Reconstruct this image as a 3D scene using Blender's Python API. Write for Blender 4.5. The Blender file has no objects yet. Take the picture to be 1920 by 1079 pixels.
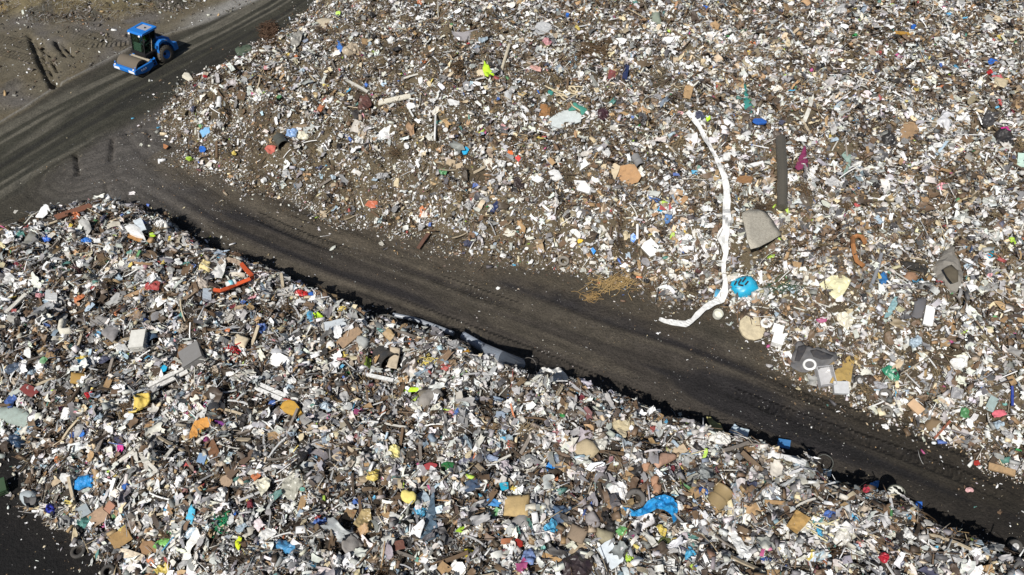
import bpy, bmesh, math, random
import numpy as np
from mathutils import Vector, Matrix
from mathutils.geometry import delaunay_2d_cdt

random.seed(11)
rng = np.random.default_rng(11)
SC = bpy.context.scene
COL = SC.collection
rad = math.radians

# ------------------------------------------------------------------ camera, sky, sun, exposure
CAM_H, PITCH, FPX = 31.0, rad(45.0), 1478.0
cam_d = bpy.data.cameras.new('camera')
cam_d.sensor_width = 36.0
cam_d.lens = FPX / 1920 * 36.0
cam_d.clip_start, cam_d.clip_end = 0.5, 9000
cam = bpy.data.objects.new('camera', cam_d)
COL.objects.link(cam)
cam.location = (0, 0, CAM_H)
cam.rotation_euler = (rad(90) - PITCH, 0, 0)
SC.camera = cam

SUN_EL = rad(46)
SHADOW = np.array([0.45, 0.893])                    # the way shadows fall on the ground
world = bpy.data.worlds.new('World'); SC.world = world
world.use_nodes = True
wn = world.node_tree.nodes; wl = world.node_tree.links
sky = wn.new('ShaderNodeTexSky'); sky.sky_type = 'NISHITA'; sky.sun_disc = False
sky.sun_elevation = SUN_EL
sky.sun_rotation = math.atan2(-SHADOW[0], -SHADOW[1])
wl.new(sky.outputs[0], wn['Background'].inputs[0])
wn['Background'].inputs[1].default_value = 0.05
sun_d = bpy.data.lights.new('sun', 'SUN'); sun_d.energy = 5.0; sun_d.angle = rad(0.5)
sun_d.color = (1.0, 0.965, 0.91)
sun = bpy.data.objects.new('sun', sun_d); COL.objects.link(sun)
sun.rotation_euler = Vector((SHADOW[0]*math.cos(SUN_EL), SHADOW[1]*math.cos(SUN_EL), -math.sin(SUN_EL))).to_track_quat('-Z', 'Y').to_euler()
SC.view_settings.view_transform = 'Standard'; SC.view_settings.look = 'None'
SC.view_settings.exposure = 0.0; SC.view_settings.gamma = 1.0
SC.render.engine = 'CYCLES'
SC.cycles.max_bounces = 6; SC.cycles.diffuse_bounces = 2; SC.cycles.transparent_max_bounces = 8

# ------------------------------------------------------------------ where a pixel of the 1920 x 1079 photograph lies
SP, CP = math.sin(PITCH), math.cos(PITCH)
def ray(px, py):
    dx = (np.asarray(px, float) - 960) / FPX; dy = (539.5 - np.asarray(py, float)) / FPX
    return np.stack([dx, CP + dy*SP, -SP + dy*CP], -1)
def p2w(px, py, z=0.0):
    d = ray(px, py); t = (z - CAM_H) / d[..., 2]
    return d[..., :2] * t[..., None]
def w2p(p):
    p = np.asarray(p, float); q = p - np.array([0, 0, CAM_H])
    dep = q[..., 1]*CP - q[..., 2]*SP
    up = q[..., 1]*SP + q[..., 2]*CP
    return 960 + FPX*q[..., 0]/dep, 539.5 - FPX*up/dep, dep
def line(pts, z=0.0):
    a = np.array(pts, float)
    if z == 'crest': z = np.interp(a[:, 0], [0, 300, 800], [.55, .75, 1.45])
    return p2w(a[:, 0], a[:, 1], z)

# ------------------------------------------------------------------ numpy noise and distances
def _hash(ix, iy, s):
    h = (ix.astype(np.int64)*374761393 + iy.astype(np.int64)*668265263 + s*982451653) & 0x7fffffff
    h = ((h ^ (h >> 13)) * 1274126177) & 0x7fffffff
    return ((h ^ (h >> 16)) & 0xffff) / 65535.0
def vnoise(x, y, s=0):
    ix, iy = np.floor(x), np.floor(y); fx, fy = x-ix, y-iy
    fx = fx*fx*(3-2*fx); fy = fy*fy*(3-2*fy)
    a, b = _hash(ix, iy, s), _hash(ix+1, iy, s); c, d = _hash(ix, iy+1, s), _hash(ix+1, iy+1, s)
    return (a*(1-fx)+b*fx)*(1-fy) + (c*(1-fx)+d*fx)*fy
def fbm(x, y, s=0, o=4):
    t = 0; a = 1.0; n = 0
    for i in range(o):
        t = t + a*vnoise(x, y, s+i*17); n += a; x = x*2.03+5.1; y = y*2.03+1.7; a *= 0.5
    return t/n
def smooth(t):
    t = np.clip(t, 0, 1); return t*t*(3-2*t)
def dist_line(x, y, P):
    """distance to a polyline, arc length along it, signed side"""
    best = np.full(x.shape, 1e9); u = np.zeros(x.shape); side = np.zeros(x.shape); L = 0.0
    for (ax, ay), (bx, by) in zip(P[:-1], P[1:]):
        ex, ey = bx-ax, by-ay; l2 = ex*ex+ey*ey; l = math.sqrt(l2)
        t = np.clip(((x-ax)*ex + (y-ay)*ey)/l2, 0, 1)
        qx, qy = x-ax-t*ex, y-ay-t*ey
        d = np.hypot(qx, qy); m = d < best
        best = np.where(m, d, best); u = np.where(m, L+t*l, u)
        side = np.where(m, np.sign(ex*qy-ey*qx), side); L += l
    return best, u, side
def inside(x, y, P):
    r = np.zeros(x.shape, bool); n = len(P)
    for i in range(n):
        x1, y1 = P[i]; x2, y2 = P[(i+1) % n]
        if y1 == y2: continue
        r ^= ((y1 > y) != (y2 > y)) & (x < (x2-x1)*(y-y1)/(y2-y1)+x1)
    return r
def sdist(x, y, P):
    d, _, _ = dist_line(x, y, np.vstack([P, P[:1]]))
    return np.where(inside(x, y, P), d, -d)

# ------------------------------------------------------------------ plan of the site
far_edge = line([(640,-40),(590,0),(535,55),(440,112),(365,150),(300,195),(283,225),(310,268),(350,305),(430,335),(490,360),(560,385),(640,412),
                 (700,425),(800,452),(900,478),(1000,505),(1080,520),(1160,540),(1240,570),(1310,575),(1370,590),(1440,640),(1480,690),(1560,735),(1640,765),(1720,800),(1790,845),(1860,880),(1960,900)])
FAR = np.vstack([far_edge, [[60, 16], [90, 30], [90, 120], [-5, 120]]])
crest = line([(-60,455),(0,438),(60,410),(110,396),(180,380),(240,378),(300,405),(345,432),(420,468),(480,490),(560,530),(640,560),(700,580),(780,612),(860,645),(960,688),(1060,712),(1110,728),
              (1200,762),(1290,790),(1370,818),(1440,840),(1530,878),(1600,905),(1680,940),(1760,985),(1860,1030),(1960,1085)], 'crest')
front = line([(240,1100),(200,1065),(165,1040),(150,1005),(110,985),(72,965),(55,930),(60,895),(40,865),(0,835),(-60,800)])
NEAR = np.vstack([crest, [[30, 5], [34, -10], [-6, -10], [-8, 8]], front, [[-33, 22], [-36, 28], [-35, 33]]])
front_line = np.vstack([[[34, -10], [-6, -10], [-8, 8]], front, [[-33, 22], [-36, 28], [-35, 33]]])
bank_line = line([(-120,60),(0,36),(90,46),(230,40),(330,26),(430,2),(520,-40)])
left_road = line([(640,-60),(520,20),(430,72),(340,120),(240,170),(120,235),(0,305),(-120,375)])
left_road_edge = line([(-60,262),(0,233),(43,208),(110,163),(177,128),(247,90),(330,60),(400,36),(470,8),(520,-20)])
haul = line([(150,330),(250,300),(340,350),(440,410),(540,452),(640,492),(760,535),(880,580),(1000,622),(1120,668),(1250,712),(1400,772),(1560,842),(1720,910),(1960,1010)])
ditches = [(line([(54,66),(66,95),(80,128),(100,168)]), .17, .5), (line([(77,98),(90,126),(100,150),(109,163)]), .15, .6), (line([(66,72),(80,92),(97,104)]), .15, .5),
           (line([(76,76),(92,93)]), .13, .45), (line([(104,76),(112,92),(124,104)]), .14, .55), (line([(116,80),(128,95),(138,106)]), .13, .45), (line([(94,110),(104,126),(110,134)]), .14, .5),
           (line([(0,172),(40,150),(84,136)]), .35, -.30), (line([(142,290),(146,312),(148,328)]), .13, .35), (line([(212,262),(210,290),(208,302)]), .12, .3), (line([(200,350),(202,372)]), .1, .14),
           (line([(278,245),(282,262),(276,278)]), .12, .15), (line([(235,246),(250,272),(280,300),(300,318)]), .3, .10), (line([(212,315),(222,332),(240,350)]), .25, .06)]
treads = [(line([(-20,68),(30,80),(66,92)]), .5), (line([(-20,92),(40,106),(70,114)]), .5), (line([(122,52),(170,66),(205,78),(250,88)]), .5), (line([(138,78),(170,86),(215,84),(245,80)]), .45)]

# ------------------------------------------------------------------ the height field
STEP = 0.125
def axis(a, b):
    core = np.arange(a, b+1e-6, STEP); out = STEP*1.35**np.arange(1, 34); off = np.cumsum(out)
    return np.concatenate([(a-off)[::-1], core, b+off])
GX, GY = axis(-58, 58), axis(6, 88)
X, Y = np.meshgrid(GX, GY)
d_far, d_near = sdist(X, Y, FAR), sdist(X, Y, NEAR)
wob = (fbm(X*.45, Y*.45, 3, 4)-.5)
d_far_w = d_far + wob*2.2 + (fbm(X*2, Y*2, 5, 3)-.5)*.7
d_near_w = d_near + wob*.9 + (fbm(X*1.6, Y*1.6, 6, 3)-.5)*.8
d_crest, _, _ = dist_line(X, Y, crest); d_front, _, _ = dist_line(X, Y, front_line)
rough = (fbm(X*.55, Y*.55, 21, 3)-.5)*.9 + (fbm(X*1.7, Y*1.7, 31, 3)-.5)*.38
h_far = smooth(d_far_w/5.5)*1.7 + np.clip(d_far_w/22, 0, 1)*3.0 + smooth(d_far_w/2.5)*(rough*1.45 + (fbm(X*1.25, Y*1.25, 33, 2)-.5)*.40)
far_in = d_far_w > 0
inn = np.where(d_near_w > 0, 1.0, 0.0)
c_w = d_crest + (fbm(X*.7, Y*.7, 41, 4)-.5)*1.3
h_near = 2.5*np.minimum(smooth((c_w+.12)/1.25), smooth(d_front/4.0)) * np.clip(.56+(X+22)/50, .5, 1)
h_near = np.clip(h_near + smooth(d_crest/2)*smooth(d_front/3)*(rough*1.2+(fbm(X*1.4, Y*1.4, 34, 2)-.5)*.35), 0, None)
near_in = (d_near_w > 0) & (d_near > -1)
h_near = np.where(near_in, np.maximum(h_near, .01), 0)
b_d, _, b_s = dist_line(X, Y, bank_line)
bank = np.where(b_s > 0, b_d, 0) * (X < 5)
bank_w = np.clip(bank + np.where(bank > 0, wob*1.5, 0), 0, None)
g = (fbm(X*.12, Y*.12, 51, 3)-.5)*.25 + (fbm(X*1.1, Y*1.1, 52, 3)-.5)*.05
g = g + smooth(bank_w/5)*1.5 + smooth(bank_w/2)*(fbm(X*.8, Y*.8, 53, 4)-.5)*.9
# road across and along coordinates
hd, hu, hs = dist_line(X, Y, haul); hv = hd*hs
ld, lu, ls = dist_line(X, Y, left_road); lv = ld*ls
led, leu, les = dist_line(X, Y, left_road_edge)
left_of = led*les                                     # > 0 on the dirt side of the old road's edge
w_haul = smooth((4.6-np.abs(hv) + wob*1.2)/1.2)
w_left = smooth(((-left_of)+.2 + wob*.6)/.7)
stre = vnoise(hv/.42+40, hu/9, 61)*.6 + vnoise(hv/.9+10, hu/16, 62)*.4
strl = vnoise(lv/.40+40, lu/11, 63)*.6 + vnoise(lv/1.1+10, lu/20, 64)*.4
rut = lambda v, c, w: np.exp(-((v-c)/w)**2)
wig = (vnoise(hu/9, hu*0, 65)-.5)*.9
g = g - w_haul*smooth((hu-5)/4)*(.13*rut(hv, -1.5+wig, .32) + .10*rut(hv, 1.1+wig*.8, .35) + .07*rut(hv, 2.6-wig, .3) + .06*rut(hv, -3+wig*.3, .3)) + w_haul*(stre-.5)*.07
g = g - (ld < 4)*(.05*rut(lv, -1.2, .3) + .05*rut(lv, .9, .3)) + (ld < 4)*(strl-.5)*.05
g = g + .10*np.exp(-(left_of/.25)**2)
for P, w, dep in ditches:
    d, _, _ = dist_line(X, Y, P)
    g = g - dep*np.exp(-((d + (fbm(X*2.2, Y*2.2, 66, 2)-.5)*.22)/w)**2)
tread = np.zeros_like(X); tu = np.zeros_like(X)
for c, w, a in ((-1.5, .36, 1), (1.1, .38, .9), (2.5, .30, .8), (-2.7, .30, .7)):
    k = w_haul * smooth((hu-8)/4) * smooth((w-np.abs(hv-c-wig))/.14) * a * smooth((vnoise(hu/6, hu*0+c*7, 67)-.34)/.25)*(.45+.75*smooth((fbm(X*1.3, Y*1.3, 78, 3)-.38)/.2))
    tread = np.maximum(tread, k); tu = np.where(k > 0, hu + np.abs(hv-c-wig)*.15, tu)
for P, w in treads:
    d, u, _ = dist_line(X, Y, P); k = smooth((w-d)/.2); tread = np.maximum(tread, k); tu = np.where(k > 0, u, tu)
tread = tread*(~far_in)*(~near_in)
fade = np.clip(1-(np.maximum(np.abs(X)-58, np.abs(Y-47)-41))/30, 0, 1)
Z = g*fade + np.where(far_in, h_far, 0) + h_near

def sample(A, x, y):
    i = np.clip(np.searchsorted(GX, x)-1, 0, len(GX)-2); j = np.clip(np.searchsorted(GY, y)-1, 0, len(GY)-2)
    fx = np.clip((x-GX[i])/(GX[i+1]-GX[i]), 0, 1); fy = np.clip((y-GY[j])/(GY[j+1]-GY[j]), 0, 1)
    return (A[j, i]*(1-fx)+A[j, i+1]*fx)*(1-fy) + (A[j+1, i]*(1-fx)+A[j+1, i+1]*fx)*fy
def height(x, y): return sample(Z, np.asarray(x, float), np.asarray(y, float))
_T = np.arange(20, 130, .06)
def hit(px, py, lift=0.0):
    d = ray(px, py); P = np.array([0, 0, CAM_H]) + d*_T[:, None]
    k = np.argmax(P[:, 2] < height(P[:, 0], P[:, 1]) + lift)
    return P[k]
def normal_at(x, y, e=.8):
    n = np.array([height(x-e, y)-height(x+e, y), height(x, y-e)-height(x, y+e), 2*e]); return n/np.linalg.norm(n)

# ------------------------------------------------------------------ materials
def new_mat(name):
    m = bpy.data.materials.new(name); m.use_nodes = True
    nt = m.node_tree; return m, nt.nodes, nt.links, nt.nodes['Principled BSDF']
def colour_mat(name, source, rough=.6, mottle=.35, scale=6.0, bump=.0, spec=.4, metal=0.0, coat=0.0):
    """source: 'object' takes the object's own colour, a string the colour attribute of that name, a triple a plain colour"""
    m, n, l, b = new_mat(name)
    if source == 'object':
        s = n.new('ShaderNodeObjectInfo').outputs['Color']
    elif isinstance(source, str):
        a = n.new('ShaderNodeAttribute'); a.attribute_name = source; s = a.outputs['Color']
    else:
        a = n.new('ShaderNodeRGB'); a.outputs[0].default_value = (*source, 1); s = a.outputs[0]
    tc = n.new('ShaderNodeTexCoord'); tx = n.new('ShaderNodeTexNoise'); tx.inputs['Scale'].default_value = scale
    tx.inputs['Detail'].default_value = 5; tx.inputs['Roughness'].default_value = .65
    l.new(tc.outputs['Object'], tx.inputs['Vector'])
    mr = n.new('ShaderNodeMapRange'); mr.inputs[1].default_value = .3; mr.inputs[2].default_value = .62
    mr.inputs[3].default_value = mottle; mr.inputs[4].default_value = 0; l.new(tx.outputs['Fac'], mr.inputs[0])
    mx = n.new('ShaderNodeMix'); mx.data_type = 'RGBA'; mx.inputs['B'].default_value = (.13, .105, .08, 1)
    l.new(mr.outputs[0], mx.inputs['Factor']); l.new(s, mx.inputs['A']); l.new(mx.outputs['Result'], b.inputs['Base Color'])
    b.inputs['Roughness'].default_value = rough; b.inputs['Specular IOR Level'].default_value = spec
    b.inputs['Metallic'].default_value = metal; b.inputs['Coat Weight'].default_value = coat
    if bump:
        bp = n.new('ShaderNodeBump'); bp.inputs['Strength'].default_value = bump; bp.inputs['Distance'].default_value = .05
        l.new(tx.outputs['Fac'], bp.inputs['Height']); l.new(bp.outputs[0], b.inputs['Normal'])
    return m
M_MATTE = colour_mat('matte_waste', 'object', .8, .3, 5, .35, .2)
M_PLASTIC = colour_mat('plastic_waste', 'object', .38, .22, 4, .15, .5)
M_WOOD = colour_mat('wood_waste', 'object', .8, .5, 9, .3, .2)
M_LITTER = colour_mat('litter_mix', 'tint', .55, .34, 8, 0, .4)
M_PEBBLE = colour_mat('pebbles', 'tint', .8, .2, 8, 0, .3)
def film_mat(name, alpha):
    m, n, l, b = new_mat(name)
    s = n.new('ShaderNodeObjectInfo').outputs['Color']; l.new(s, b.inputs['Base Color'])
    b.inputs['Roughness'].default_value = .22
    t = n.new('ShaderNodeBsdfTransparent'); mx = n.new('ShaderNodeMixShader'); mx.inputs[0].default_value = alpha
    l.new(t.outputs[0], mx.inputs[1]); l.new(b.outputs[0], mx.inputs[2]); l.new(mx.outputs[0], n['Material Output'].inputs[0])
    return m
M_FILM = film_mat('plastic_film', .55)

# soil: the base colour rides on the mesh, grains and lug prints come from nodes
def soil_mat():
    m, n, l, b = new_mat('soil')
    a = n.new('ShaderNodeAttribute'); a.attribute_name = 'tint'
    geo = n.new('ShaderNodeNewGeometry')
    def noise(scale, det=6):
        t = n.new('ShaderNodeTexNoise'); t.inputs['Scale'].default_value = scale; t.inputs['Detail'].default_value = det
        t.inputs['Roughness'].default_value = .7; l.new(geo.outputs['Position'], t.inputs['Vector']); return t
    n1, n2, n3 = noise(1.1), noise(7), noise(30, 3)
    def rng_(src, a0, a1, b0, b1):
        r = n.new('ShaderNodeMapRange'); r.inputs[1].default_value = a0; r.inputs[2].default_value = a1; r.inputs[3].default_value = b0; r.inputs[4].default_value = b1
        l.new(src, r.inputs[0]); return r.outputs[0]
    def mul(c, f):
        v = n.new('ShaderNodeVectorMath'); v.operation = 'SCALE'; l.new(c, v.inputs[0]); l.new(f, v.inputs['Scale']); return v.outputs[0]
    c = mul(mul(a.outputs['Color'], rng_(n1.outputs['Fac'], .3, .7, .72, 1.28)), rng_(n2.outputs['Fac'], .3, .7, .68, 1.35))
    vo = n.new('ShaderNodeTexVoronoi'); vo.inputs['Scale'].default_value = 9; l.new(geo.outputs['Position'], vo.inputs['Vector'])
    c = mul(c, rng_(n3.outputs['Fac'], .35, .65, .7, 1.3))
    l.new(c, b.inputs['Base Color'])
    w = n.new('ShaderNodeAttribute'); w.attribute_name = 'wet'
    l.new(rng_(w.outputs['Fac'], 0, 1, .92, .3), b.inputs['Roughness']); b.inputs['Specular IOR Level'].default_value = .3
    tr = n.new('ShaderNodeAttribute'); tr.attribute_name = 'tread'; tu_ = n.new('ShaderNodeAttribute'); tu_.attribute_name = 'tread_u'
    mm = n.new('ShaderNodeMath'); mm.operation = 'MULTIPLY'; mm.inputs[1].default_value = 2*math.pi/.36; l.new(tu_.outputs['Fac'], mm.inputs[0])
    sn = n.new('ShaderNodeMath'); sn.operation = 'SINE'; l.new(mm.outputs[0], sn.inputs[0])
    tm = n.new('ShaderNodeMath'); tm.operation = 'MULTIPLY'; l.new(sn.outputs[0], tm.inputs[0]); l.new(tr.outputs['Fac'], tm.inputs[1])
    h1 = n.new('ShaderNodeMath'); h1.operation = 'MULTIPLY_ADD'; h1.inputs[1].default_value = .085; l.new(tm.outputs[0], h1.inputs[0])
    h2 = n.new('ShaderNodeMath'); h2.operation = 'MULTIPLY_ADD'; h2.inputs[1].default_value = .13; l.new(n2.outputs['Fac'], h2.inputs[0])
    h3 = n.new('ShaderNodeMath'); h3.operation = 'MULTIPLY'; h3.inputs[1].default_value = .018; l.new(n3.outputs['Fac'], h3.inputs[0])
    l.new(h3.outputs[0], h2.inputs[2]); l.new(h2.outputs[0], h1.inputs[2])
    bp = n.new('ShaderNodeBump'); bp.inputs['Strength'].default_value = 1.0; bp.inputs['Distance'].default_value = 1.0
    l.new(h1.outputs[0], bp.inputs['Height']); l.new(bp.outputs[0], b.inputs['Normal'])
    return m
M_SOIL = soil_mat()

# ------------------------------------------------------------------ soil colours
def mixc(C, c, w): return C*(1-w[..., None]) + np.array(c)*w[..., None]
big = fbm(X*.16, Y*.16, 71, 4); mid = fbm(X*.6, Y*.6, 72, 4)
C = np.zeros(X.shape+(3,)) + np.array((.128, .110, .077))
C = mixc(C, (.125, .115, .108), smooth((big-.47)/.2)*.75)                          # greyer, bluish dirt
C = mixc(C, (.135, .11, .07), smooth((mid-.55)/.15)*.6)
C = mixc(C, (.145, .118, .062), smooth(bank_w/1.5)*.85)
C = mixc(C, (.30, .21, .075), smooth(bank_w/1.5)*smooth((fbm(X*.5, Y*.5, 77, 3)-.62)/.08)*.8)
C = mixc(C, (.05, .048, .042), smooth(bank_w/1.0)*smooth((fbm(X*.35+3, Y*.35, 74, 3)-.58)/.08)*.8)
grav = smooth((1.9-np.abs(left_of-.6+wob))/1.2) * smooth((X+29)/4) * (X < 0)
C = mixc(C, (.27, .262, .245), grav*.9)
C = mixc(C, (.05, .045, .034), w_left*smooth((-left_of)/.4))
road_l = w_left*smooth((4.2-ld)/1.5)
C = mixc(C, (.044, .042, .031), road_l)
C = mixc(C, (.135, .124, .098), road_l*smooth((strl-.57)/.08)*.8)
C = mixc(C, (.024, .023, .02), road_l*smooth((.42-strl)/.1)*.7)
junct = w_left*smooth((ld-3.2)/1.5)*smooth((6-X*.0-np.hypot(X+22, Y-44)*.55)/3)
C = mixc(C, (.092, .083, .074), junct)
C = mixc(C, (.054, .046, .038), w_haul*smooth((hu-5)/6))
C = mixc(C, (.088, .075, .057), w_haul*smooth((stre-.56)/.1)*.8*smooth((hu-6)/5))
C = mixc(C, (.021, .019, .020), w_haul*smooth((.43-stre)/.06)*.9*smooth((hu-6)/5))
C = mixc(C, (.088, .080, .072), w_haul*smooth((15-hu)/7)*smooth((hu-1)/2)*.8*(.45+.55*smooth((stre-.3)/.2)))
C = mixc(C, (.22, .21, .19), np.exp(-((left_of-.05)/.13)**2)*smooth((X+40)/5)*smooth((-22-X)/4)*.8)
shoulder = smooth((2.6+d_far_w)/1.8)*(hu > 4)
C = mixc(C, (.085, .070, .050), shoulder*.75)
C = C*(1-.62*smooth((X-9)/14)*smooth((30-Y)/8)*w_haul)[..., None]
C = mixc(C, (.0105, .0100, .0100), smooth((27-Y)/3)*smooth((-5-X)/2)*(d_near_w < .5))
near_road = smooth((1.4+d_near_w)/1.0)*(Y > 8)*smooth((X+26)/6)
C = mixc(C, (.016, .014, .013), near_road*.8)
C = mixc(C, (.128, .102, .064), smooth((d_far_w+.3)/.9))
C = mixc(C, (.070, .054, .035), smooth((d_far_w+.3)/.9)*smooth((mid-.5)/.12)*.75)
C = mixc(C, (.060, .050, .040), smooth((d_near_w+.2)/.4))
fine = vnoise(hv/.16+3, hu/5, 68)
C = C*(1+(fine-.5)[..., None]*.5*w_haul[..., None])
fin2 = vnoise(lv/.16+3, lu/6, 69)
C = C*(1+(fin2-.5)[..., None]*.45*road_l[..., None])
wet = np.clip(w_haul*smooth((.36-stre)/.06)*.5, 0, 1)

def grid_piece(name, mask_faces):
    ny, nx = X.shape
    j, i = np.nonzero(mask_faces)
    quad = np.stack([j*nx+i, j*nx+i+1, (j+1)*nx+i+1, (j+1)*nx+i], 1)
    used, inv = np.unique(quad.ravel(), return_inverse=True)
    me = bpy.data.meshes.new(name)
    me.vertices.add(len(used)); me.loops.add(quad.size); me.polygons.add(len(quad))
    co = np.stack([X.ravel()[used], Y.ravel()[used], Z.ravel()[used]], 1).astype(np.float32)
    me.vertices.foreach_set('co', co.ravel()); me.loops.foreach_set('vertex_index', inv.astype(np.int32).ravel())
    me.polygons.foreach_set('loop_start', np.arange(0, quad.size, 4, dtype=np.int32))
    me.polygons.foreach_set('use_smooth', np.ones(len(quad), bool))
    me.update(calc_edges=True)
    a = me.attributes.new('tint', 'FLOAT_COLOR', 'POINT')
    a.data.foreach_set('color', np.concatenate([C.reshape(-1, 3)[used], np.ones((len(used), 1))], 1).astype(np.float32).ravel())
    for k, A in (('wet', wet), ('tread', tread), ('tread_u', tu)):
        a = me.attributes.new(k, 'FLOAT', 'POINT'); a.data.foreach_set('value', A.ravel()[used].astype(np.float32))
    me.materials.append(M_SOIL)
    o = bpy.data.objects.new(name, me); COL.objects.link(o); o['kind'] = 'structure'
    return o
def cell(A): return A[:-1, :-1]
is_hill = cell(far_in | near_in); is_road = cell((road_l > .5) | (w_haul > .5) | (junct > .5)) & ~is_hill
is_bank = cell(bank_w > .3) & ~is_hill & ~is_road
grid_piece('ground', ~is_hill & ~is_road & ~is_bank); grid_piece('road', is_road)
grid_piece('hill', cell(far_in)); grid_piece('hill', cell(near_in & ~far_in)); grid_piece('hill', is_bank)

# ------------------------------------------------------------------ object helpers
def mesh_obj(name, verts, faces, m, parent=None, smooth_=False, colour=None):
    me = bpy.data.meshes.new(name); me.from_pydata([tuple(v) for v in verts], [], [tuple(f) for f in faces])
    if smooth_: me.polygons.foreach_set('use_smooth', np.ones(len(me.polygons), bool))
    me.materials.append(m); me.update()
    o = bpy.data.objects.new(name, me); COL.objects.link(o)
    if parent is not None: o.parent = parent
    if colour is not None: o.color = (*colour, 1)
    return o
def thing(o, label, cat, group=None):
    o['label'] = label; o['category'] = cat
    if group: o['group'] = group
    return o
def root_empty(name, loc, rz, label, cat):
    e = bpy.data.objects.new(name, None); COL.objects.link(e); e.location = loc; e.rotation_euler = (0, 0, rz)
    return thing(e, label, cat)
class MB:
    def __init__(s): s.v, s.f = [], []
    def add(s, v, f):
        k = len(s.v); s.v += [tuple(p) for p in v]; s.f += [tuple(i+k for i in q) for q in f]; return s
    def box(s, x0, x1, y0, y1, z0, z1, taper=0):
        v = [(x, y, z) for z in (z0, z1) for x, y in ((x0, y0), (x1, y0), (x1, y1), (x0, y1))]
        return s.add(v, [(3,2,1,0),(4,5,6,7),(0,1,5,4),(1,2,6,5),(2,3,7,6),(3,0,4,7)])
    def prism(s, prof, y0, y1):                       # profile in x, z, extruded along y
        n = len(prof); v = [(x, y0, z) for x, z in prof]+[(x, y1, z) for x, z in prof]
        a = sum(prof[i][0]*prof[(i+1) % n][1]-prof[(i+1) % n][0]*prof[i][1] for i in range(n))
        f = [tuple(range(n)), tuple(range(2*n-1, n-1, -1))]+[(i, n+i, n+(i+1) % n, (i+1) % n) for i in range(n)]
        if a < 0: f = [tuple(reversed(q)) for q in f]
        return s.add(v, f)
    def lathe(s, prof, c, ax='y', n=28, a0=0, a1=2*math.pi):   # profile (radius, along)
        full = abs(a1-a0-2*math.pi) < 1e-6; k = n if full else n+1; v = []
        for i in range(k):
            t = a0+(a1-a0)*i/n; cs, sn = math.cos(t), math.sin(t)
            for r, h in prof:
                p = {'y': (r*cs, h, r*sn), 'z': (r*cs, r*sn, h), 'x': (h, r*cs, r*sn)}[ax]
                v.append((c[0]+p[0], c[1]+p[1], c[2]+p[2]))
        m = len(prof); f = []
        for i in range(n):
            j = (i+1) % k
            for q in range(m-1): f.append((i*m+q, j*m+q, j*m+q+1, i*m+q+1))
        return s.add(v, f)
    def tube(s, pts, r, n=6, r1=None):
        P = [Vector(p) for p in pts]; v = []
        for i, p in enumerate(P):
            t = (P[min(i+1, len(P)-1)]-P[max(i-1, 0)]).normalized()
            a = t.orthogonal().normalized() if i == 0 else (a - t*a.dot(t)).normalized()
            b = t.cross(a); rr = r if r1 is None else r+(r1-r)*i/(len(P)-1)
            v += [tuple(p+(a*math.cos(2*math.pi*k/n)+b*math.sin(2*math.pi*k/n))*rr) for k in range(n)]
        f = [(i*n+k, i*n+(k+1) % n, (i+1)*n+(k+1) % n, (i+1)*n+k) for i in range(len(P)-1) for k in range(n)]
        f += [tuple(range(n-1, -1, -1)), tuple((len(P)-1)*n+k for k in range(n))]
        return s.add(v, f)
    def obj(s, name, m, parent=None, sm=False, colour=None, bevel=0):
        o = mesh_obj(name, s.v, s.f, m, parent, sm, colour)
        if bevel:
            b = o.modifiers.new('bevel', 'BEVEL'); b.width = bevel; b.segments = 2; b.limit_method = 'ANGLE'
        return o

# ------------------------------------------------------------------ the road roller
M_BLUE = colour_mat('blue_paint', (.004, .17, .58), .42, .24, 5, .0, .45, 0, .2)
M_DUSTSTEEL = colour_mat('dusty_steel', (.135, .112, .085), .75, .5, 3.5, .25, .3)
M_RUBBER = colour_mat('dusty_rubber', (.10, .092, .078), .85, .4, 4, .3, .2)
M_BLACK = colour_mat('black_steel', (.012, .012, .014), .5, .05, 3)
M_CREAM = colour_mat('dusty_cream_steel', (.45, .40, .31), .7, .4, 5)
M_WHITE = colour_mat('white_decal', (.85, .86, .86), .35, .02, 3)
M_GREYROOF = colour_mat('grey_roof_panel', (.34, .34, .37), .7, .08, 5)
M_SEAT = colour_mat('seat_vinyl', (.10, .10, .11), .6, .1, 5)
M_DASH = colour_mat('dashboard_panel', (.30, .34, .31), .5, .2, 5)
def glass_mat():
    m, n, l, b = new_mat('cab_glass')
    t = n.new('ShaderNodeBsdfTransparent'); t.inputs[0].default_value = (.55, .66, .60, 1)
    gl = n.new('ShaderNodeBsdfGlossy'); gl.inputs['Roughness'].default_value = .03
    lw = n.new('ShaderNodeLayerWeight'); lw.inputs[0].default_value = .18
    mx = n.new('ShaderNodeMixShader'); l.new(lw.outputs['Fresnel'], mx.inputs[0]); l.new(t.outputs[0], mx.inputs[1]); l.new(gl.outputs[0], mx.inputs[2])
    l.new(mx.outputs[0], n['Material Output'].inputs[0]); return m
M_GLASS = glass_mat()

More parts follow.
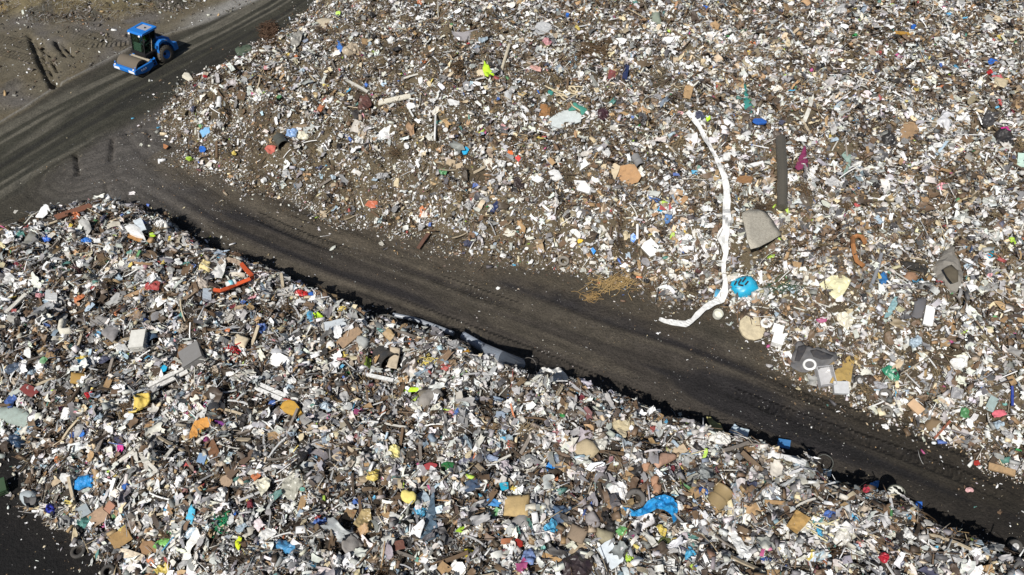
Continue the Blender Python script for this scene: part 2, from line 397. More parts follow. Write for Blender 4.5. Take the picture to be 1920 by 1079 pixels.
def build_roller():
    fwd = np.array([-.475, -.88]); fwd /= np.linalg.norm(fwd); lft = np.array([-fwd[1], fwd[0]])
    c = p2w(314, 115.5, 0) - .86*lft + 1.16*fwd
    z0 = float(height(*c)) - .02
    R = root_empty('road_roller', (c[0], c[1], z0), math.atan2(fwd[1], fwd[0]), 'blue single drum road roller with glazed cab driving down the dark dirt road', 'road roller')
    R.scale = (.80, .96, .82)
    dx, dr = 1.5, .78
    MB().lathe([(.12, -.8), (.62, -.8), (.66, -1.05), (dr, -1.06), (dr, 1.06), (.66, 1.05), (.62, .8), (.12, .8)], (dx, 0, dr), n=48).obj('drum', M_DUSTSTEEL, R, True).modifiers.new('e', 'EDGE_SPLIT')
    MB().lathe([(.001, -.82), (.3, -.82), (.3, .82), (.001, .82)], (dx, 0, dr), n=20).obj('drum_hub', M_BLACK, R)
    fr = MB()
    prof = [(2.42, 1.02), (.42, 1.02), (.30, .86), (.42, .56), (.95, .36), (1.7, .40), (2.42, .60)]
    for s in (-1, 1): fr.prism(prof, min(s*1.10, s*1.19), max(s*1.10, s*1.19))
    for s in (-1, 1): fr.box(.36, 2.40, min(s*1.0, s*1.099), max(s*1.0, s*1.099), .93, 1.03)
    fr.prism([(2.30, .50), (2.44, .54), (2.60, .66), (2.60, .92), (2.50, 1.03), (2.30, 1.03)], -1.19, 1.19)
    F = fr.obj('drum_frame', M_BLUE, R, bevel=.015)
    for s in (-1, 1):
        MB().prism([(2.602, .70), (2.615, .70), (2.615, .94), (2.602, .94)], s*.80-.30, s*.80+.30).obj('front_decal', M_WHITE, F)
        MB().lathe([(.001, .06), (.08, .06), (.08, 0), (.09, 0)], (2.5, s*1.0, 1.03), 'z', 12).obj('front_lamp', M_WHITE, F)
        MB().tube([(2.35, s*1.1, 1.0), (2.35, s*1.1, 1.22), (2.3, s*1.1, 1.25)], .045, 8).obj('lifting_eye', M_BLUE, F)
    # side badge: a short word in white slanted letters, too blurred to read, kept as strokes
    for s in (-1, 1):
        bd = MB()
        for k, (w, hh) in enumerate(((.10, .2), (.09, .16), (.10, .2), (.08, .14), (.11, .2))):
            x = 1.25-s*0+k*.13
            bd.prism([(x, .66), (x+w*.45, .66), (x+w*.45+.05, .66+hh), (x+.05, .66+hh)], *( (1.191, 1.196) if s > 0 else (-1.196, -1.191)))
            bd.prism([(x, .66+hh*.4), (x+w, .66+hh*.4), (x+w, .66+hh*.6), (x, .66+hh*.6)], *( (1.197, 1.199) if s > 0 else (-1.199, -1.197)))
        bd.obj('side_badge', M_WHITE, F)
    MB().prism([(.40, .98), (.64, .98), (.64, 1.10), (.40, 1.12)], -1.0, 1.0).obj('drum_scraper', M_CREAM, R, bevel=.01)
    MB().box(.18, .40, -1.1, 1.1, .62, .96).obj('rear_crossbeam', M_BLACK, R, bevel=.02)
    y = MB(); y.prism([(.35, .55), (.35, 1.15), (-.3, 1.25), (-.9, 1.1), (-.9, .5)], -.38, .38); y.obj('articulation_joint', M_BLACK, R)
    ch = MB(); ch.box(-2.6, -.55, -.52, .52, .62, 1.12); ch.obj('chassis', M_BLACK, R)
    # cab
    cx0, cx1, cy, cz0, cz1 = -1.0, .50, .70, 1.18, 2.86
    pl = MB(); pl.box(-1.05, .55, -.86, .86, 1.06, 1.178); pl.prism([(.551, 1.04), (.62, 1.04), (.60, 1.22), (.551, 1.22)], -.8, .8)
    CAB = MB().box(cx0, cx0+.09, -cy, cy, cz0, cz1-.002)
    for x in (cx1-.07, -.32):
        for s in (-1, 1): CAB.box(x, x+.07, min(s*cy, s*(cy-.07)), max(s*cy, s*(cy-.07)), cz0, cz1-.002)
    CAB.box(cx1-.06, cx1+.003, -cy+.071, cy-.071, cz0, cz0+.09)
    for s in (-1, 1): CAB.box(cx0+.091, cx1-.071, min(s*cy, s*(cy-.06)), max(s*cy, s*(cy-.06)), cz0+.001, cz0+.07)
    CB = CAB.obj('cab', M_BLACK, R)
    pl.obj('cab_floor', M_BLACK, CB, bevel=.015)
    MB().box(cx1-.04, cx1-.03, -cy+.072, cy-.072, cz0+.091, cz1-.01).obj('windscreen', M_GLASS, CB)
    for s in (-1, 1): MB().box(cx0+.092, cx1-.072, min(s*(cy-.03), s*(cy-.04)), max(s*(cy-.03), s*(cy-.04)), cz0+.071, cz1-.01).obj('side_window', M_GLASS, CB)
    rf = MB(); top = [(-1.16, 2.86), (.60, 2.86), (.74, 2.90), (.66, 3.03), (-1.16, 3.05)]
    rf.prism([(-.02, 2.86), (.60, 2.86), (.74, 2.90), (.62, 3.05), (-.02, 3.07)], -.80, .80)
    rf.box(-1.16, -.98, -.80, .80, 2.86, 3.07); rf.box(-.979, -.021, -.80, -.56, 2.86, 3.07); rf.box(-.979, -.021, .56, .80, 2.86, 3.07)
    RO = rf.obj('cab_roof', M_BLUE, CB, bevel=.03)
    MB().box(-.978, -.022, -.558, .558, 2.87, 2.985).obj('roof_panel', M_GREYROOF, RO)
    MB().lathe([(.001, .09), (.06, .09), (.08, 0)], (-.5, .1, 2.986), 'z', 12).obj('roof_vent', M_BLACK, RO)
    for s in (-1, 1): MB().box(.70, .80, s*.55-.09, s*.55+.09, 2.78, 2.90).obj('work_lamp', M_WHITE, RO, bevel=.015)
    st = MB(); st.box(-.85, -.28, -.26, .26, 1.55, 1.68); st.prism([(-.86, 1.6), (-.74, 1.6), (-.88, 2.25), (-.98, 2.25)], -.25, .25); st.box(-.75, -.4, -.18, .18, 1.18, 1.55)
    st.obj('operator_seat', M_SEAT, CB, bevel=.03)
    ds = MB(); ds.prism([(.12, 1.19), (.38, 1.19), (.36, 1.86), (.20, 1.90)], -.6, .2); ds.obj('dashboard', M_DASH, CB, bevel=.02)
    sw = MB(); sw.tube([(.16, 0, 1.55), (-.02, 0, 1.98)], .03, 8)
    sw.tube([(-.02+.08*math.sin(a), .2*math.cos(a), 1.98+.18*math.sin(a)*.6) for a in np.linspace(0, 2*math.pi, 17)], .018, 6); sw.obj('steering_wheel', M_BLACK, CB)
    for s in (-1, 1):
        mi = MB(); mi.tube([(.55, s*.7, 2.55), (.68, s*.92, 2.6)], .015, 5); mi.box(.66, .70, s*.95-.09, s*.95+.09, 2.36, 2.66); mi.obj('wing_mirror', M_BLACK, CB)
        ha = MB(); ha.tube([(-.30, s*.74, 1.2), (-.30, s*.78, 1.6), (-.36, s*.78, 2.1), (-.40, s*.74, 2.3)], .022, 6); ha.obj('grab_rail', M_CREAM, CB)
        sp = MB()
        for k in range(3): sp.box(-.1-.0*k, .28, min(s*.88, s*1.06), max(s*.88, s*1.06), .40+k*.28, .44+k*.28)
        sp.box(-.12, -.08, min(s*.88, s*1.06), max(s*.88, s*1.06), .38, 1.1); sp.box(.26, .30, min(s*.88, s*1.06), max(s*.88, s*1.06), .38, 1.1)
        sp.obj('cab_steps', M_BLUE, R)
    # the cab stands high on the platform and its screens rake backwards
    for o in [CB]+list(CB.children)+list(RO.children):
        for v in o.data.vertices: v.co.z += .40; v.co.x -= max(v.co.z-1.6, 0)*.26
    MB().box(-1.0, .45, -.62, .62, 1.121, 1.50).obj('cab_pedestal', M_BLACK, R)
    # engine hood with arched fenders
    hp = [(-1.06, 1.13), (-1.06, 2.02), (-1.25, 2.10), (-2.2, 1.92), (-2.75, 1.55), (-2.95, 1.16), (-2.95, 1.13)]
    hd_ = MB(); hd_.prism(hp, -.56, .56)
    for s in (-1, 1):
        out = [(-.72, 1.05), (-.80, 1.42), (-1.02, 1.84), (-1.45, 1.98), (-2.0, 1.80), (-2.45, 1.40), (-2.75, 1.10)]
        inn_ = [(-2.55, 1.08), (-2.25, 1.33), (-1.9, 1.62), (-1.45, 1.74), (-1.1, 1.62), (-.93, 1.36), (-.86, 1.05)]
        hd_.prism(out+inn_, min(s*.561, s*1.06), max(s*.561, s*1.06))
    H = hd_.obj('engine_hood', M_BLUE, R, bevel=.02)
    HUP = .28
    for v in H.data.vertices: v.co.z += HUP*(1 if v.co.z > 1.2 else 0)
    gr = MB()
    for k in range(5): gr.box(-2.2+.0, -1.6, -.40+k*.18, -.30+k*.18, 1.96+.28, 2.02+.28)
    gr.obj('hood_grille', M_BLACK, H)
    for s in (-1, 1):
        dl = MB(); dl.prism([(-2.05, 1.94), (-1.75, 2.10), (-1.70, 2.16), (-2.0, 2.02)], *((1.061, 1.066) if s > 0 else (-1.066, -1.061)))
        dl.obj('hood_decal', M_WHITE, H)
    MB().tube([(-1.4, -.3, 2.2), (-1.4, -.3, 2.5), (-1.48, -.3, 2.6)], .05, 10).obj('exhaust_pipe', M_BLACK, H)
    bm_ = MB(); bm_.prism([(-3.05, .66), (-3.05, 1.36), (-2.70, 1.44), (-2.52, 1.1), (-2.52, .66)], -1.04, 1.04); B = bm_.obj('rear_bumper', M_BLUE, R, bevel=.03)
    for s in (-1, 1): MB().box(-3.07, -3.052, s*.85-.1, s*.85+.1, .9, 1.0).obj('tail_lamp', colour_mat('red_lens', (.45, .02, .02), .3, 0), B)
    for s in (-1, 1):
        wr, ww = .82, .29
        ty = MB(); ty.lathe([(.40, -ww*.8), (.46, -ww), (.66, -ww), (wr-.02, -ww*.75), (wr, -ww*.4), (wr, ww*.4), (wr-.02, ww*.75), (.66, ww), (.46, ww), (.40, ww*.8)], (0, 0, 0), n=36)
        for k in range(20):
            a = 2*math.pi*k/20
            for q in (-1, 1):
                ca, sa = math.cos(a+q*.08), math.sin(a+q*.08); tx, tz = -sa, ca
                P = [(ca*r+tx*w_, q*yy, sa*r+tz*w_) for r in (wr-.015, wr+.028) for w_, yy in ((-.05, .01), (.05, .01), (.05+q*.02, ww*.86), (-.05+q*.02, ww*.86))]
                ty.add(P, [(3,2,1,0),(4,5,6,7),(0,1,5,4),(1,2,6,5),(2,3,7,6),(3,0,4,7)])
        W = MB().lathe([(.001, -.05), (.14, -.05), (.14, .05), (.001, .05)], (0, 0, 0), n=12).obj('wheel', M_BLACK, R); W.location = (-1.45, s*.86, wr)
        T = ty.obj('tyre', M_RUBBER, W, True); T.modifiers.new('e', 'EDGE_SPLIT')
        rm = MB(); rm.lathe([(.139, s*.02), (.16, s*.06), (.30, s*.02), (.36, s*.20), (.41, s*.25), (.42, s*.22), (.39, s*.1), (.32, -s*.05), (.139, -s*.05)], (0, 0, 0), n=28); rm.obj('rim', M_BLUE, W, True)
    # the operator, one skinned body seated in the cab
    Pn = {'pelvis': (-.52, 0, 1.78, .15), 'belly': (-.55, 0, 1.98, .145), 'chest': (-.58, 0, 2.16, .15), 'neck': (-.57, 0, 2.33, .058), 'head': (-.55, 0, 2.46, .095), 'crown': (-.55, 0, 2.56, .085)}
    ed = [('pelvis', 'belly'), ('belly', 'chest'), ('chest', 'neck'), ('neck', 'head'), ('head', 'crown')]
    for s, t in ((-1, 'r'), (1, 'l')):
        Pn |= {'sh'+t: (-.56, s*.19, 2.22, .065), 'el'+t: (-.40, s*.27, 1.99, .048), 'wr'+t: (-.14, s*.19, 2.0, .036), 'hd'+t: (-.05, s*.17, 2.02, .04),
               'hip'+t: (-.46, s*.10, 1.77, .095), 'kn'+t: (-.06, s*.15, 1.74, .07), 'an'+t: (.06, s*.15, 1.30, .045), 'ft'+t: (.2, s*.16, 1.245, .042)}
        ed += [('chest', 'sh'+t), ('sh'+t, 'el'+t), ('el'+t, 'wr'+t), ('wr'+t, 'hd'+t), ('pelvis', 'hip'+t), ('hip'+t, 'kn'+t), ('kn'+t, 'an'+t), ('an'+t, 'ft'+t)]
    ks = list(Pn); me = bpy.data.meshes.new('person'); me.from_pydata([Pn[k][:3] for k in ks], [(ks.index(a), ks.index(b)) for a, b in ed], [])
    po = bpy.data.objects.new('person', me); COL.objects.link(po)
    sk = po.modifiers.new('skin', 'SKIN'); sv = me.skin_vertices[0].data
    for i, k in enumerate(ks): sv[i].radius = (Pn[k][3], Pn[k][3])
    sv[0].use_root = True
    su = po.modifiers.new('sub', 'SUBSURF'); su.levels = su.render_levels = 2
    po.location = R.location; po.rotation_euler = R.rotation_euler; po.scale = (.82, .82, .82); po.location.z += .37; po.location.x += .475*.10; po.location.y += .88*.10
    me.materials.append(colour_mat('work_clothes', (.10, .13, .16), .85, .1, 8))
    thing(po, 'driver in a hi-vis vest and pale helmet seated at the wheel of the blue roller', 'person')
    ve = MB(); ve.lathe([(.17, 1.86), (.185, 1.98), (.19, 2.14), (.16, 2.27), (.09, 2.31)], (-.56, 0, 0), 'z', 16); ve.obj('vest', colour_mat('hi_vis_cloth', (.35, .62, .05), .8, .05, 6), po, True)
    he = MB(); he.lathe([(.17, 2.50), (.135, 2.51), (.13, 2.57), (.10, 2.635), (.001, 2.66)], (-.54, 0, 0), 'z', 16); he.obj('helmet', M_WHITE, po, True)
    skin_m = colour_mat('skin', (.45, .27, .19), .6, .0, 8)
    for s in (-1, 1):
        hands = MB()
        for k in range(4): hands.tube([(-.06, s*.17+(k-1.5)*.018, 2.04), (-.02, s*.17+(k-1.5)*.019, 2.035), (.005, s*.17+(k-1.5)*.019, 2.0)], .009, 5)
        hands.tube([(-.08, s*.13, 2.02), (-.05, s*.115, 2.0)], .01, 5)
        hands.obj('fingers', skin_m, po)
    fc = MB(); fc.lathe([(.001, .10), (.05, .09), (.088, .03), (.09, -.02), (.07, -.09), (.03, -.115), (.001, -.12)], (-.535, 0, 2.455), 'z', 12); fc.tube([(-.45, 0, 2.47), (-.425, 0, 2.44), (-.45, 0, 2.43)], .014, 5)
    for s in (-1, 1): fc.tube([(-.535, s*.085, 2.48), (-.54, s*.1, 2.46), (-.535, s*.085, 2.43)], .012, 5)
    fc.obj('face', skin_m, po, True)
    return R
build_roller()

# ------------------------------------------------------------------ waste: shape builders
W=(.80,.80,.78); OW=(.62,.60,.54); LG=(.42,.42,.42); MG=(.24,.24,.24); DG=(.09,.09,.095); BK=(.02,.02,.022); CR=(.64,.54,.36); TAN=(.38,.25,.13)
BR=(.155,.102,.062); DB=(.062,.044,.031); BL=(.02,.13,.50); CY=(.02,.40,.70); PB=(.40,.52,.62); TE=(.04,.26,.23); GR=(.04,.28,.08); LI=(.50,.78,.04)
YE=(.75,.58,.10); OR=(.62,.17,.04); RD=(.48,.03,.035); MR=(.17,.025,.04); PK=(.70,.32,.36); MA=(.55,.03,.25); NV=(.02,.035,.11); GD=(.42,.25,.06); OL=(.20,.19,.07); SL=(.20,.26,.32)
COVER = np.zeros(X.shape, bool)                     # plan cells a named piece of waste lies on
def cover(poly_xy, grow=1.0):
    P = np.asarray(poly_xy)[:, :2]; c = P.mean(0); P = c+(P-c)*grow
    i0, i1 = np.searchsorted(GX, [P[:, 0].min(), P[:, 0].max()]); j0, j1 = np.searchsorted(GY, [P[:, 1].min(), P[:, 1].max()])
    if i1 > i0 and j1 > j0: COVER[j0:j1, i0:i1] |= inside(X[j0:j1, i0:i1], Y[j0:j1, i0:i1], P)
def outline(cx, cy, w, h, ang, kind, seed):
    r = np.random.default_rng(seed)
    if kind == 'rect':
        n = 3; e = np.linspace(-1, 1, n+1)[:-1]; p = np.concatenate([np.stack([e, -np.ones(n)], 1), np.stack([np.ones(n), e], 1), np.stack([-e, np.ones(n)], 1), np.stack([-np.ones(n), -e], 1)])
        p = p + r.normal(0, .035, p.shape)
    elif kind == 'torn':
        n = 11; t = np.arange(n)/n*2*math.pi + r.normal(0, .13, n); k = r.uniform(.62, 1.18, n); p = np.stack([np.cos(t)*k, np.sin(t)*k], 1)
        p = np.sign(p)*np.abs(p)**.8
    elif kind == 'shard':
        n = int(r.integers(4, 7)); t = np.sort(np.arange(n)/n*2*math.pi + r.normal(0, .22, n)); k = r.uniform(.75, 1.25, n); p = np.stack([np.cos(t)*k, np.sin(t)*k], 1)
        p = np.concatenate([np.stack([p, (p+np.roll(p, -1, 0))/2], 1).reshape(-1, 2)])
    else:
        n = 16; t = np.arange(n)/n*2*math.pi; k = 1+r.normal(0, .05, n); p = np.stack([np.cos(t)*k, np.sin(t)*k], 1)
    a = rad(ang); p = p*np.array([w/2, h/2]); p = p @ np.array([[math.cos(a), math.sin(a)], [-math.sin(a), math.cos(a)]])
    return p + np.array([cx, cy])
def lay(px_poly, lift=.15, tilt=.15, seed=0):
    """the outline laid on a plane of its own through the surface of the heap"""
    r = np.random.default_rng(seed); P = np.asarray(px_poly, float); c = P.mean(0)
    p0 = hit(c[0], c[1], lift); up = .13*float(sample(d_near_w, p0[0], p0[1]) > .3); p0 = hit(c[0], c[1], lift+up); n = normal_at(p0[0], p0[1]) + np.array([r.normal(0, tilt), r.normal(0, tilt)-.12, 0]); n /= np.linalg.norm(n)
    d = ray(P[:, 0], P[:, 1]); o = np.array([0, 0, CAM_H])
    t = ((p0-o) @ n)/(d @ n); return o + d*t[:, None], n, p0
def slab(pts, n, thick=.05, puff=0.0, crumple=0.0, wl=.35, cells=9, seed=0, drape=0.0):
    """closed body over an outline: flat board, crumpled sheet, draped cloth or stuffed cushion"""
    r = np.random.default_rng(seed); c = pts.mean(0); u = np.cross(n, [0.3, 1, .2]); u /= np.linalg.norm(u); v = np.cross(n, u)
    q = np.stack([(pts-c) @ u, (pts-c) @ v], 1)
    if ((q[:, 0]*np.roll(q[:, 1], -1)-np.roll(q[:, 0], -1)*q[:, 1]).sum()) < 0: q = q[::-1]
    size = np.ptp(q, 0).max(); s = max(size/cells, .035)
    e = []
    for a, b in zip(q, np.roll(q, -1, 0)):
        k = max(1, int(np.hypot(*(b-a))/s)); e += [a+(b-a)*i/k for i in range(k)]
    e = np.array(e); gx, gy = np.meshgrid(np.arange(q[:, 0].min(), q[:, 0].max(), s), np.arange(q[:, 1].min(), q[:, 1].max(), s))
    g_ = np.stack([gx.ravel(), gy.ravel()], 1) + r.uniform(-.3, .3, (gx.size, 2))*s
    if len(g_):
        d, _, _ = dist_line(g_[:, 0], g_[:, 1], np.vstack([e, e[:1]])); g_ = g_[inside(g_[:, 0], g_[:, 1], e) & (d > s*.5)]
    P2 = np.vstack([e, g_]); m = len(e)
    out = delaunay_2d_cdt([Vector(p) for p in P2], [], [list(range(m))], 1, 1e-7)
    V2 = np.array([tuple(p) for p in out[0]]); T = [t for t in out[2]]
    if not T: return None
    d, _, _ = dist_line(V2[:, 0], V2[:, 1], np.vstack([e, e[:1]])); R = size*.28
    prof = np.sqrt(np.clip(1-(1-np.clip(d/R, 0, 1))**2, 0, 1))
    sx = r.uniform(0, 50); rel = V2/wl+sx
    z = puff*prof + crumple*((fbm(rel[:, 0], rel[:, 1], seed % 97, 3)-.5)*2.6 + (np.abs(vnoise(rel[:, 0]*1.7, rel[:, 1]*1.7, seed % 89)-.5)*-2+.5)*.8)
    top = c + V2[:, :1]*u + V2[:, 1:]*v + z[:, None]*n
    if drape:
        h = height(top[:, 0], top[:, 1]) - float(height(c[0], c[1])) - (top[:, 2]-c[2]-z*n[2]); top[:, 2] += drape*h
    bot = top - n*(thick + z[:, None]*(.75 if puff else 0))
    k = len(V2); F = [tuple(t) for t in T]+[tuple(i+k for i in reversed(t)) for t in T]
    cnt = {}
    for t in T:
        for a, b in zip(t, t[1:]+t[:1]): cnt[(a, b)] = 1
    for a, b in cnt:
        if (b, a) not in cnt: F.append((b, a, a+k, b+k))
    return np.vstack([top, bot]), F
SEED = [100]
def nxt(): SEED[0] += 1; return SEED[0]
def placed(name, V, F, m, colour, c, sm=False):
    return mesh_obj(name, np.asarray(V)-c, F, m, None, sm, colour) , c
def put(name, V, F, m, colour, label, cat, group=None, sm=False, at=None):
    c = np.asarray(V).mean(0) if at is None else at
    o = mesh_obj(name, np.asarray(V)-c, F, m, None, sm, colour); o.location = c
    return thing(o, label, cat, group)
STYLE = {  # outline, thickness, puff (share of the width), crumple, material, smooth, drape, lift, tilt
 'board': ('rect', .045, 0, .006, M_WOOD, False, 0, .22, .16), 'panel': ('rect', .05, 0, .012, M_PLASTIC, False, 0, .22, .14), 'card': ('rect', .02, 0, .05, M_MATTE, False, .2, .2, .14),
 'sheet': ('torn', .012, 0, .085, M_PLASTIC, False, .5, .2, .12), 'cloth': ('torn', .02, .05, .11, M_MATTE, True, .7, .17, .1), 'bag': ('torn', .05, .17, .13, M_PLASTIC, False, .3, .14, .1),
 'cushion': ('rect', .07, .13, .012, M_MATTE, True, 0, .18, .12), 'lump': ('torn', .08, .34, .04, M_MATTE, True, 0, .1, .1), 'foam': ('shard', .16, .04, .012, M_MATTE, False, 0, .2, .2),
 'shard': ('shard', .03, 0, .02, M_PLASTIC, False, 0, .22, .22), 'disc': ('ell', .06, .04, .02, M_MATTE, False, 0, .2, .12), 'film': ('torn', .006, .03, .11, M_FILM, False, .6, .2, .1), 'rug': ('rect', .03, 0, .07, M_MATTE, True, .6, .16, .08)}
def flat(style, name, cat, cx, cy, w, h, ang, colour, label, poly=None, lift=None, mat=None, **kw):
    ol, th, pf, cr, m, sm, dr, lf, tl = STYLE[style]; s = nxt()
    P = outline(cx, cy, w, h, ang, ol, s) if poly is None else np.array(poly, float)
    pts, n, p0 = lay(P, lf if lift is None else lift, tl, s)
    wid = min(w, h)/ (FPX/np.linalg.norm(p0-np.array([0, 0, CAM_H])))
    sc = np.clip(wid/.6, .35, 1.6)
    r_ = slab(pts, n, kw.get('thick', th*min(sc, 1.2)), kw.get('puff', pf)*wid, kw.get('crumple', cr*sc), kw.get('wl', max(.14, wid*.36)), kw.get('cells', 15 if style in ('bag', 'cloth', 'sheet', 'film') else 10), s, kw.get('drape', dr*.6))
    if r_ is None: return None
    cover(pts, .92)
    return put(name, r_[0], r_[1], mat or m, colour, label, cat, sm=sm)
def ends(cx, cy, L, ang, lift=.2):
    a = rad(ang); dx, dy = math.cos(a)*L/2, math.sin(a)*L/2
    return hit(cx-dx, cy-dy, lift), hit(cx+dx, cy+dy, lift)
def pxm(p): return FPX/((p[1])*CP-(p[2]-CAM_H)*SP)
def bar(name, cat, cx, cy, L, t, ang, colour, label, mat=None, thick=None, lift=.22):
    a, b = (Vector(p) for p in ends(cx, cy, L, ang, lift+.10*(float(sample(d_near_w, *hit(cx, cy)[:2])) > .3))); w = t/pxm((a+b)/2); d = (b-a); l = d.length; d.normalize()
    s = d.cross(Vector(normal_at(a.x, a.y)).lerp(Vector((0, -.3, 1)), .5)).normalized(); n = s.cross(d); h = thick or min(w*.5, .09)
    r = random.Random(int(cx*7+cy)); V = []
    for i in range(5):
        c = a+d*l*i/4 + n*math.sin(i/4*math.pi)*l*r.uniform(-.012, .02); k = 1+r.uniform(-.06, .06)
        V += [c+s*x*w/2*k+n*y*h/2 for x, y in ((-1, -1), (1, -1), (1, 1), (-1, 1))]
    F = [(i*4+j, i*4+(j+1) % 4, i*4+4+(j+1) % 4, i*4+4+j) for i in range(4) for j in range(4)]+[(3, 2, 1, 0), (16, 17, 18, 19)]
    cover([a+s*w/2, b+s*w/2, b-s*w/2, a-s*w/2]); return put(name, V, F, mat or M_WOOD, colour, label, cat)
def pipe(name, cat, pts_px, t, colour, label, mat=None, n=10, lift=.2, t1=None, sm=True):
    P = [hit(x, y, lift) for x, y in pts_px]; r = t/2/pxm(P[len(P)//2]); mb = MB(); mb.tube([Vector(p)+Vector((0, 0, r*.6)) for p in P], r, n, None if t1 is None else t1/2/pxm(P[-1]))
    for p, q in zip(P[:-1], P[1:]):
        d = (q-p)[:2]/max(np.linalg.norm((q-p)[:2]), 1e-6)*r*1.3; e = np.array([-d[1], d[0]]); cover([p[:2]+e, q[:2]+e, q[:2]-e, p[:2]-e])
    return put(name, mb.v, mb.f, mat or M_PLASTIC, colour, label, cat)
TYRE = [(.52, -.16), (.58, -.30), (.80, -.34), (.95, -.29), (1, -.18), (1, .18), (.95, .29), (.80, .34), (.58, .30), (.52, .16), (.56, 0), (.52, -.16)]
def tyre(cx, cy, dia, label, tilt=(0, 0), colour=(.06, .058, .055), group=None, rim=False, lift=.2):
    p = hit(cx, cy, lift); r = dia/2/pxm(p); mb = MB(); mb.lathe([(a*r, b*r*.9) for a, b in TYRE], (0, 0, 0), 'z', 26)
    o = mesh_obj('tyre', mb.v, mb.f, M_MATTE, None, True, colour); o.location = p; n = normal_at(p[0], p[1])
    o.rotation_euler = Vector((n[0]+tilt[0], n[1]+tilt[1], n[2])).to_track_quat('Z', 'Y').to_euler()
    thing(o, label, 'tyre', group); t = np.linspace(0, 6.2832, 14)[:-1]; cover(np.stack([p[0]+np.cos(t)*r, p[1]+np.sin(t)*r], 1), .9)
    if rim:
        w = MB(); w.lathe([(.001, .1*r), (.14*r, .12*r), (.2*r, .02*r), (.4*r, -.02*r), (.52*r, .14*r), (.56*r, .16*r), (.5*r, .08*r), (.38*r, -.08*r), (.001, -.04*r)], (0, 0, 0), 'z', 20); w.obj('rim', M_PLASTIC, o, True, LG)
    return o
def crate(name, cat, cx, cy, w, h, ang, colour, label, tall=.8, lift=.15, open_top=False, mat=None):
    """a box of width w, depth h pixels standing on the heap; an open one shows its floor"""
    p = hit(cx, cy, lift); k = pxm(p); a = rad(-ang); W2, D2, H_ = w/2/k, h/2/k*1.25, min(w, h)/k*tall
    mb = MB(); t = .03
    if open_top:
        mb.box(-W2, W2, -D2, D2, 0, t)
        for x0, x1, y0, y1 in ((-W2, -W2+t, -D2, D2), (W2-t, W2, -D2, D2), (-W2+t, W2-t, -D2, -D2+t), (-W2+t, W2-t, D2-t, D2)): mb.box(x0, x1, y0, y1, t, H_)
    else: mb.box(-W2, W2, -D2, D2, 0, H_)
    o = mesh_obj(name, mb.v, mb.f, mat or M_PLASTIC, None, False, colour); o.location = p
    b = o.modifiers.new('bevel', 'BEVEL'); b.width = min(.02, W2*.1); b.segments = 2
    n = normal_at(p[0], p[1]); q = Vector((n[0]+random.uniform(-.15, .15), n[1]-.12, n[2])).to_track_quat('Z', 'Y'); o.rotation_euler = (q.to_matrix() @ Matrix.Rotation(a, 3, 'Z')).to_euler()
    if not open_top:
        ld_ = MB(); ld_.box(-W2*1.03, W2*1.03, -D2*1.03, D2*1.03, H_+.002, H_+.03); ld_.obj('lid', mat or M_PLASTIC, o, False, tuple(min(x*1.06, .84) for x in colour))
        hn = MB(); hn.box(-W2*.4, W2*.4, -D2-.025, -D2-.003, H_*.6, H_*.75); hn.obj('front_label' if cat == 'box' else 'front_plate', M_MATTE, o, False, tuple(x*.7 for x in colour))
    cover([(p[0]-W2, p[1]-D2), (p[0]+W2, p[1]-D2), (p[0]+W2, p[1]+D2), (p[0]-W2, p[1]+D2)], 1.0)
    return thing(o, label, cat)
def barrel(name, cat, cx, cy, L, dia, ang, colour, label, lift=.25, inner=None, taper=1.0, up=0.0, mat=None):
    """hollow drum or tub lying along ang; up > 0 turns its mouth skyward"""
    a, b = (Vector(p) for p in ends(cx, cy, L, ang, lift)); d = (b-a).normalized(); d = (d*(1-up)+Vector((0, -.25, 1))*up).normalized()
    c = (a+b)/2; k = pxm(c); r = dia/2/k; l = L/k; mb = MB()
    mb.lathe([(.001, -l/2), (r*.94*taper, -l/2), (r*taper, -l/2+.02), (r*(taper+1)/2*.97, -.05*l), (r*(taper+1)/2, 0), (r*(taper+1)/2*.97, .05*l), (r, l/2-.02), (r*1.03, l/2), (r*.93, l/2), (r*.9*taper, -l/2+.05), (.001, -l/2+.05)], (0, 0, 0), 'z', 24)
    o = mesh_obj(name, mb.v, mb.f, mat or M_PLASTIC, None, True, colour); o.location = c; o.rotation_euler = d.to_track_quat('Z', 'Y').to_euler()
    rm = MB(); rm.lathe([(r*1.06, l*.5-.03), (r*1.09, l*.5), (r*1.06, l*.5+.02), (r*.95, l*.5+.02), (r*.94, l*.5-.02)], (0, 0, 0), 'z', 24); rm.obj('rim', M_MATTE, o, True, tuple(x*.7 for x in colour))
    bd = MB(); bd.lathe([(r*(taper+1)/2*1.0, -.03*l), (r*(taper+1)/2*1.05, 0), (r*(taper+1)/2*1.0, .03*l)], (0, 0, 0), 'z', 24); bd.obj('band', M_MATTE, o, True, tuple(x*.75 for x in colour))
    o.modifiers.new('e', 'EDGE_SPLIT'); s = Vector((-d.y, d.x, 0)); cover([a+s*r, b+s*r, b-s*r, a-s*r], .9)
    return thing(o, label, cat)
def ring(name, cat, cx, cy, dia, t, colour, label, tilt=(0, 0), lift=.22):
    p = hit(cx, cy, lift); k = pxm(p); R, r = dia/2/k, t/2/k; mb = MB()
    mb.lathe([(R+r*math.cos(a), r*math.sin(a)) for a in np.linspace(0, 2*math.pi, 9)], (0, 0, 0), 'z', 28)
    o = mesh_obj(name, mb.v, mb.f, M_PLASTIC, None, True, colour); o.location = p; n = normal_at(p[0], p[1])
    o.rotation_euler = Vector((n[0]+tilt[0], n[1]+tilt[1], n[2])).to_track_quat('Z', 'Y').to_euler(); return thing(o, label, cat)
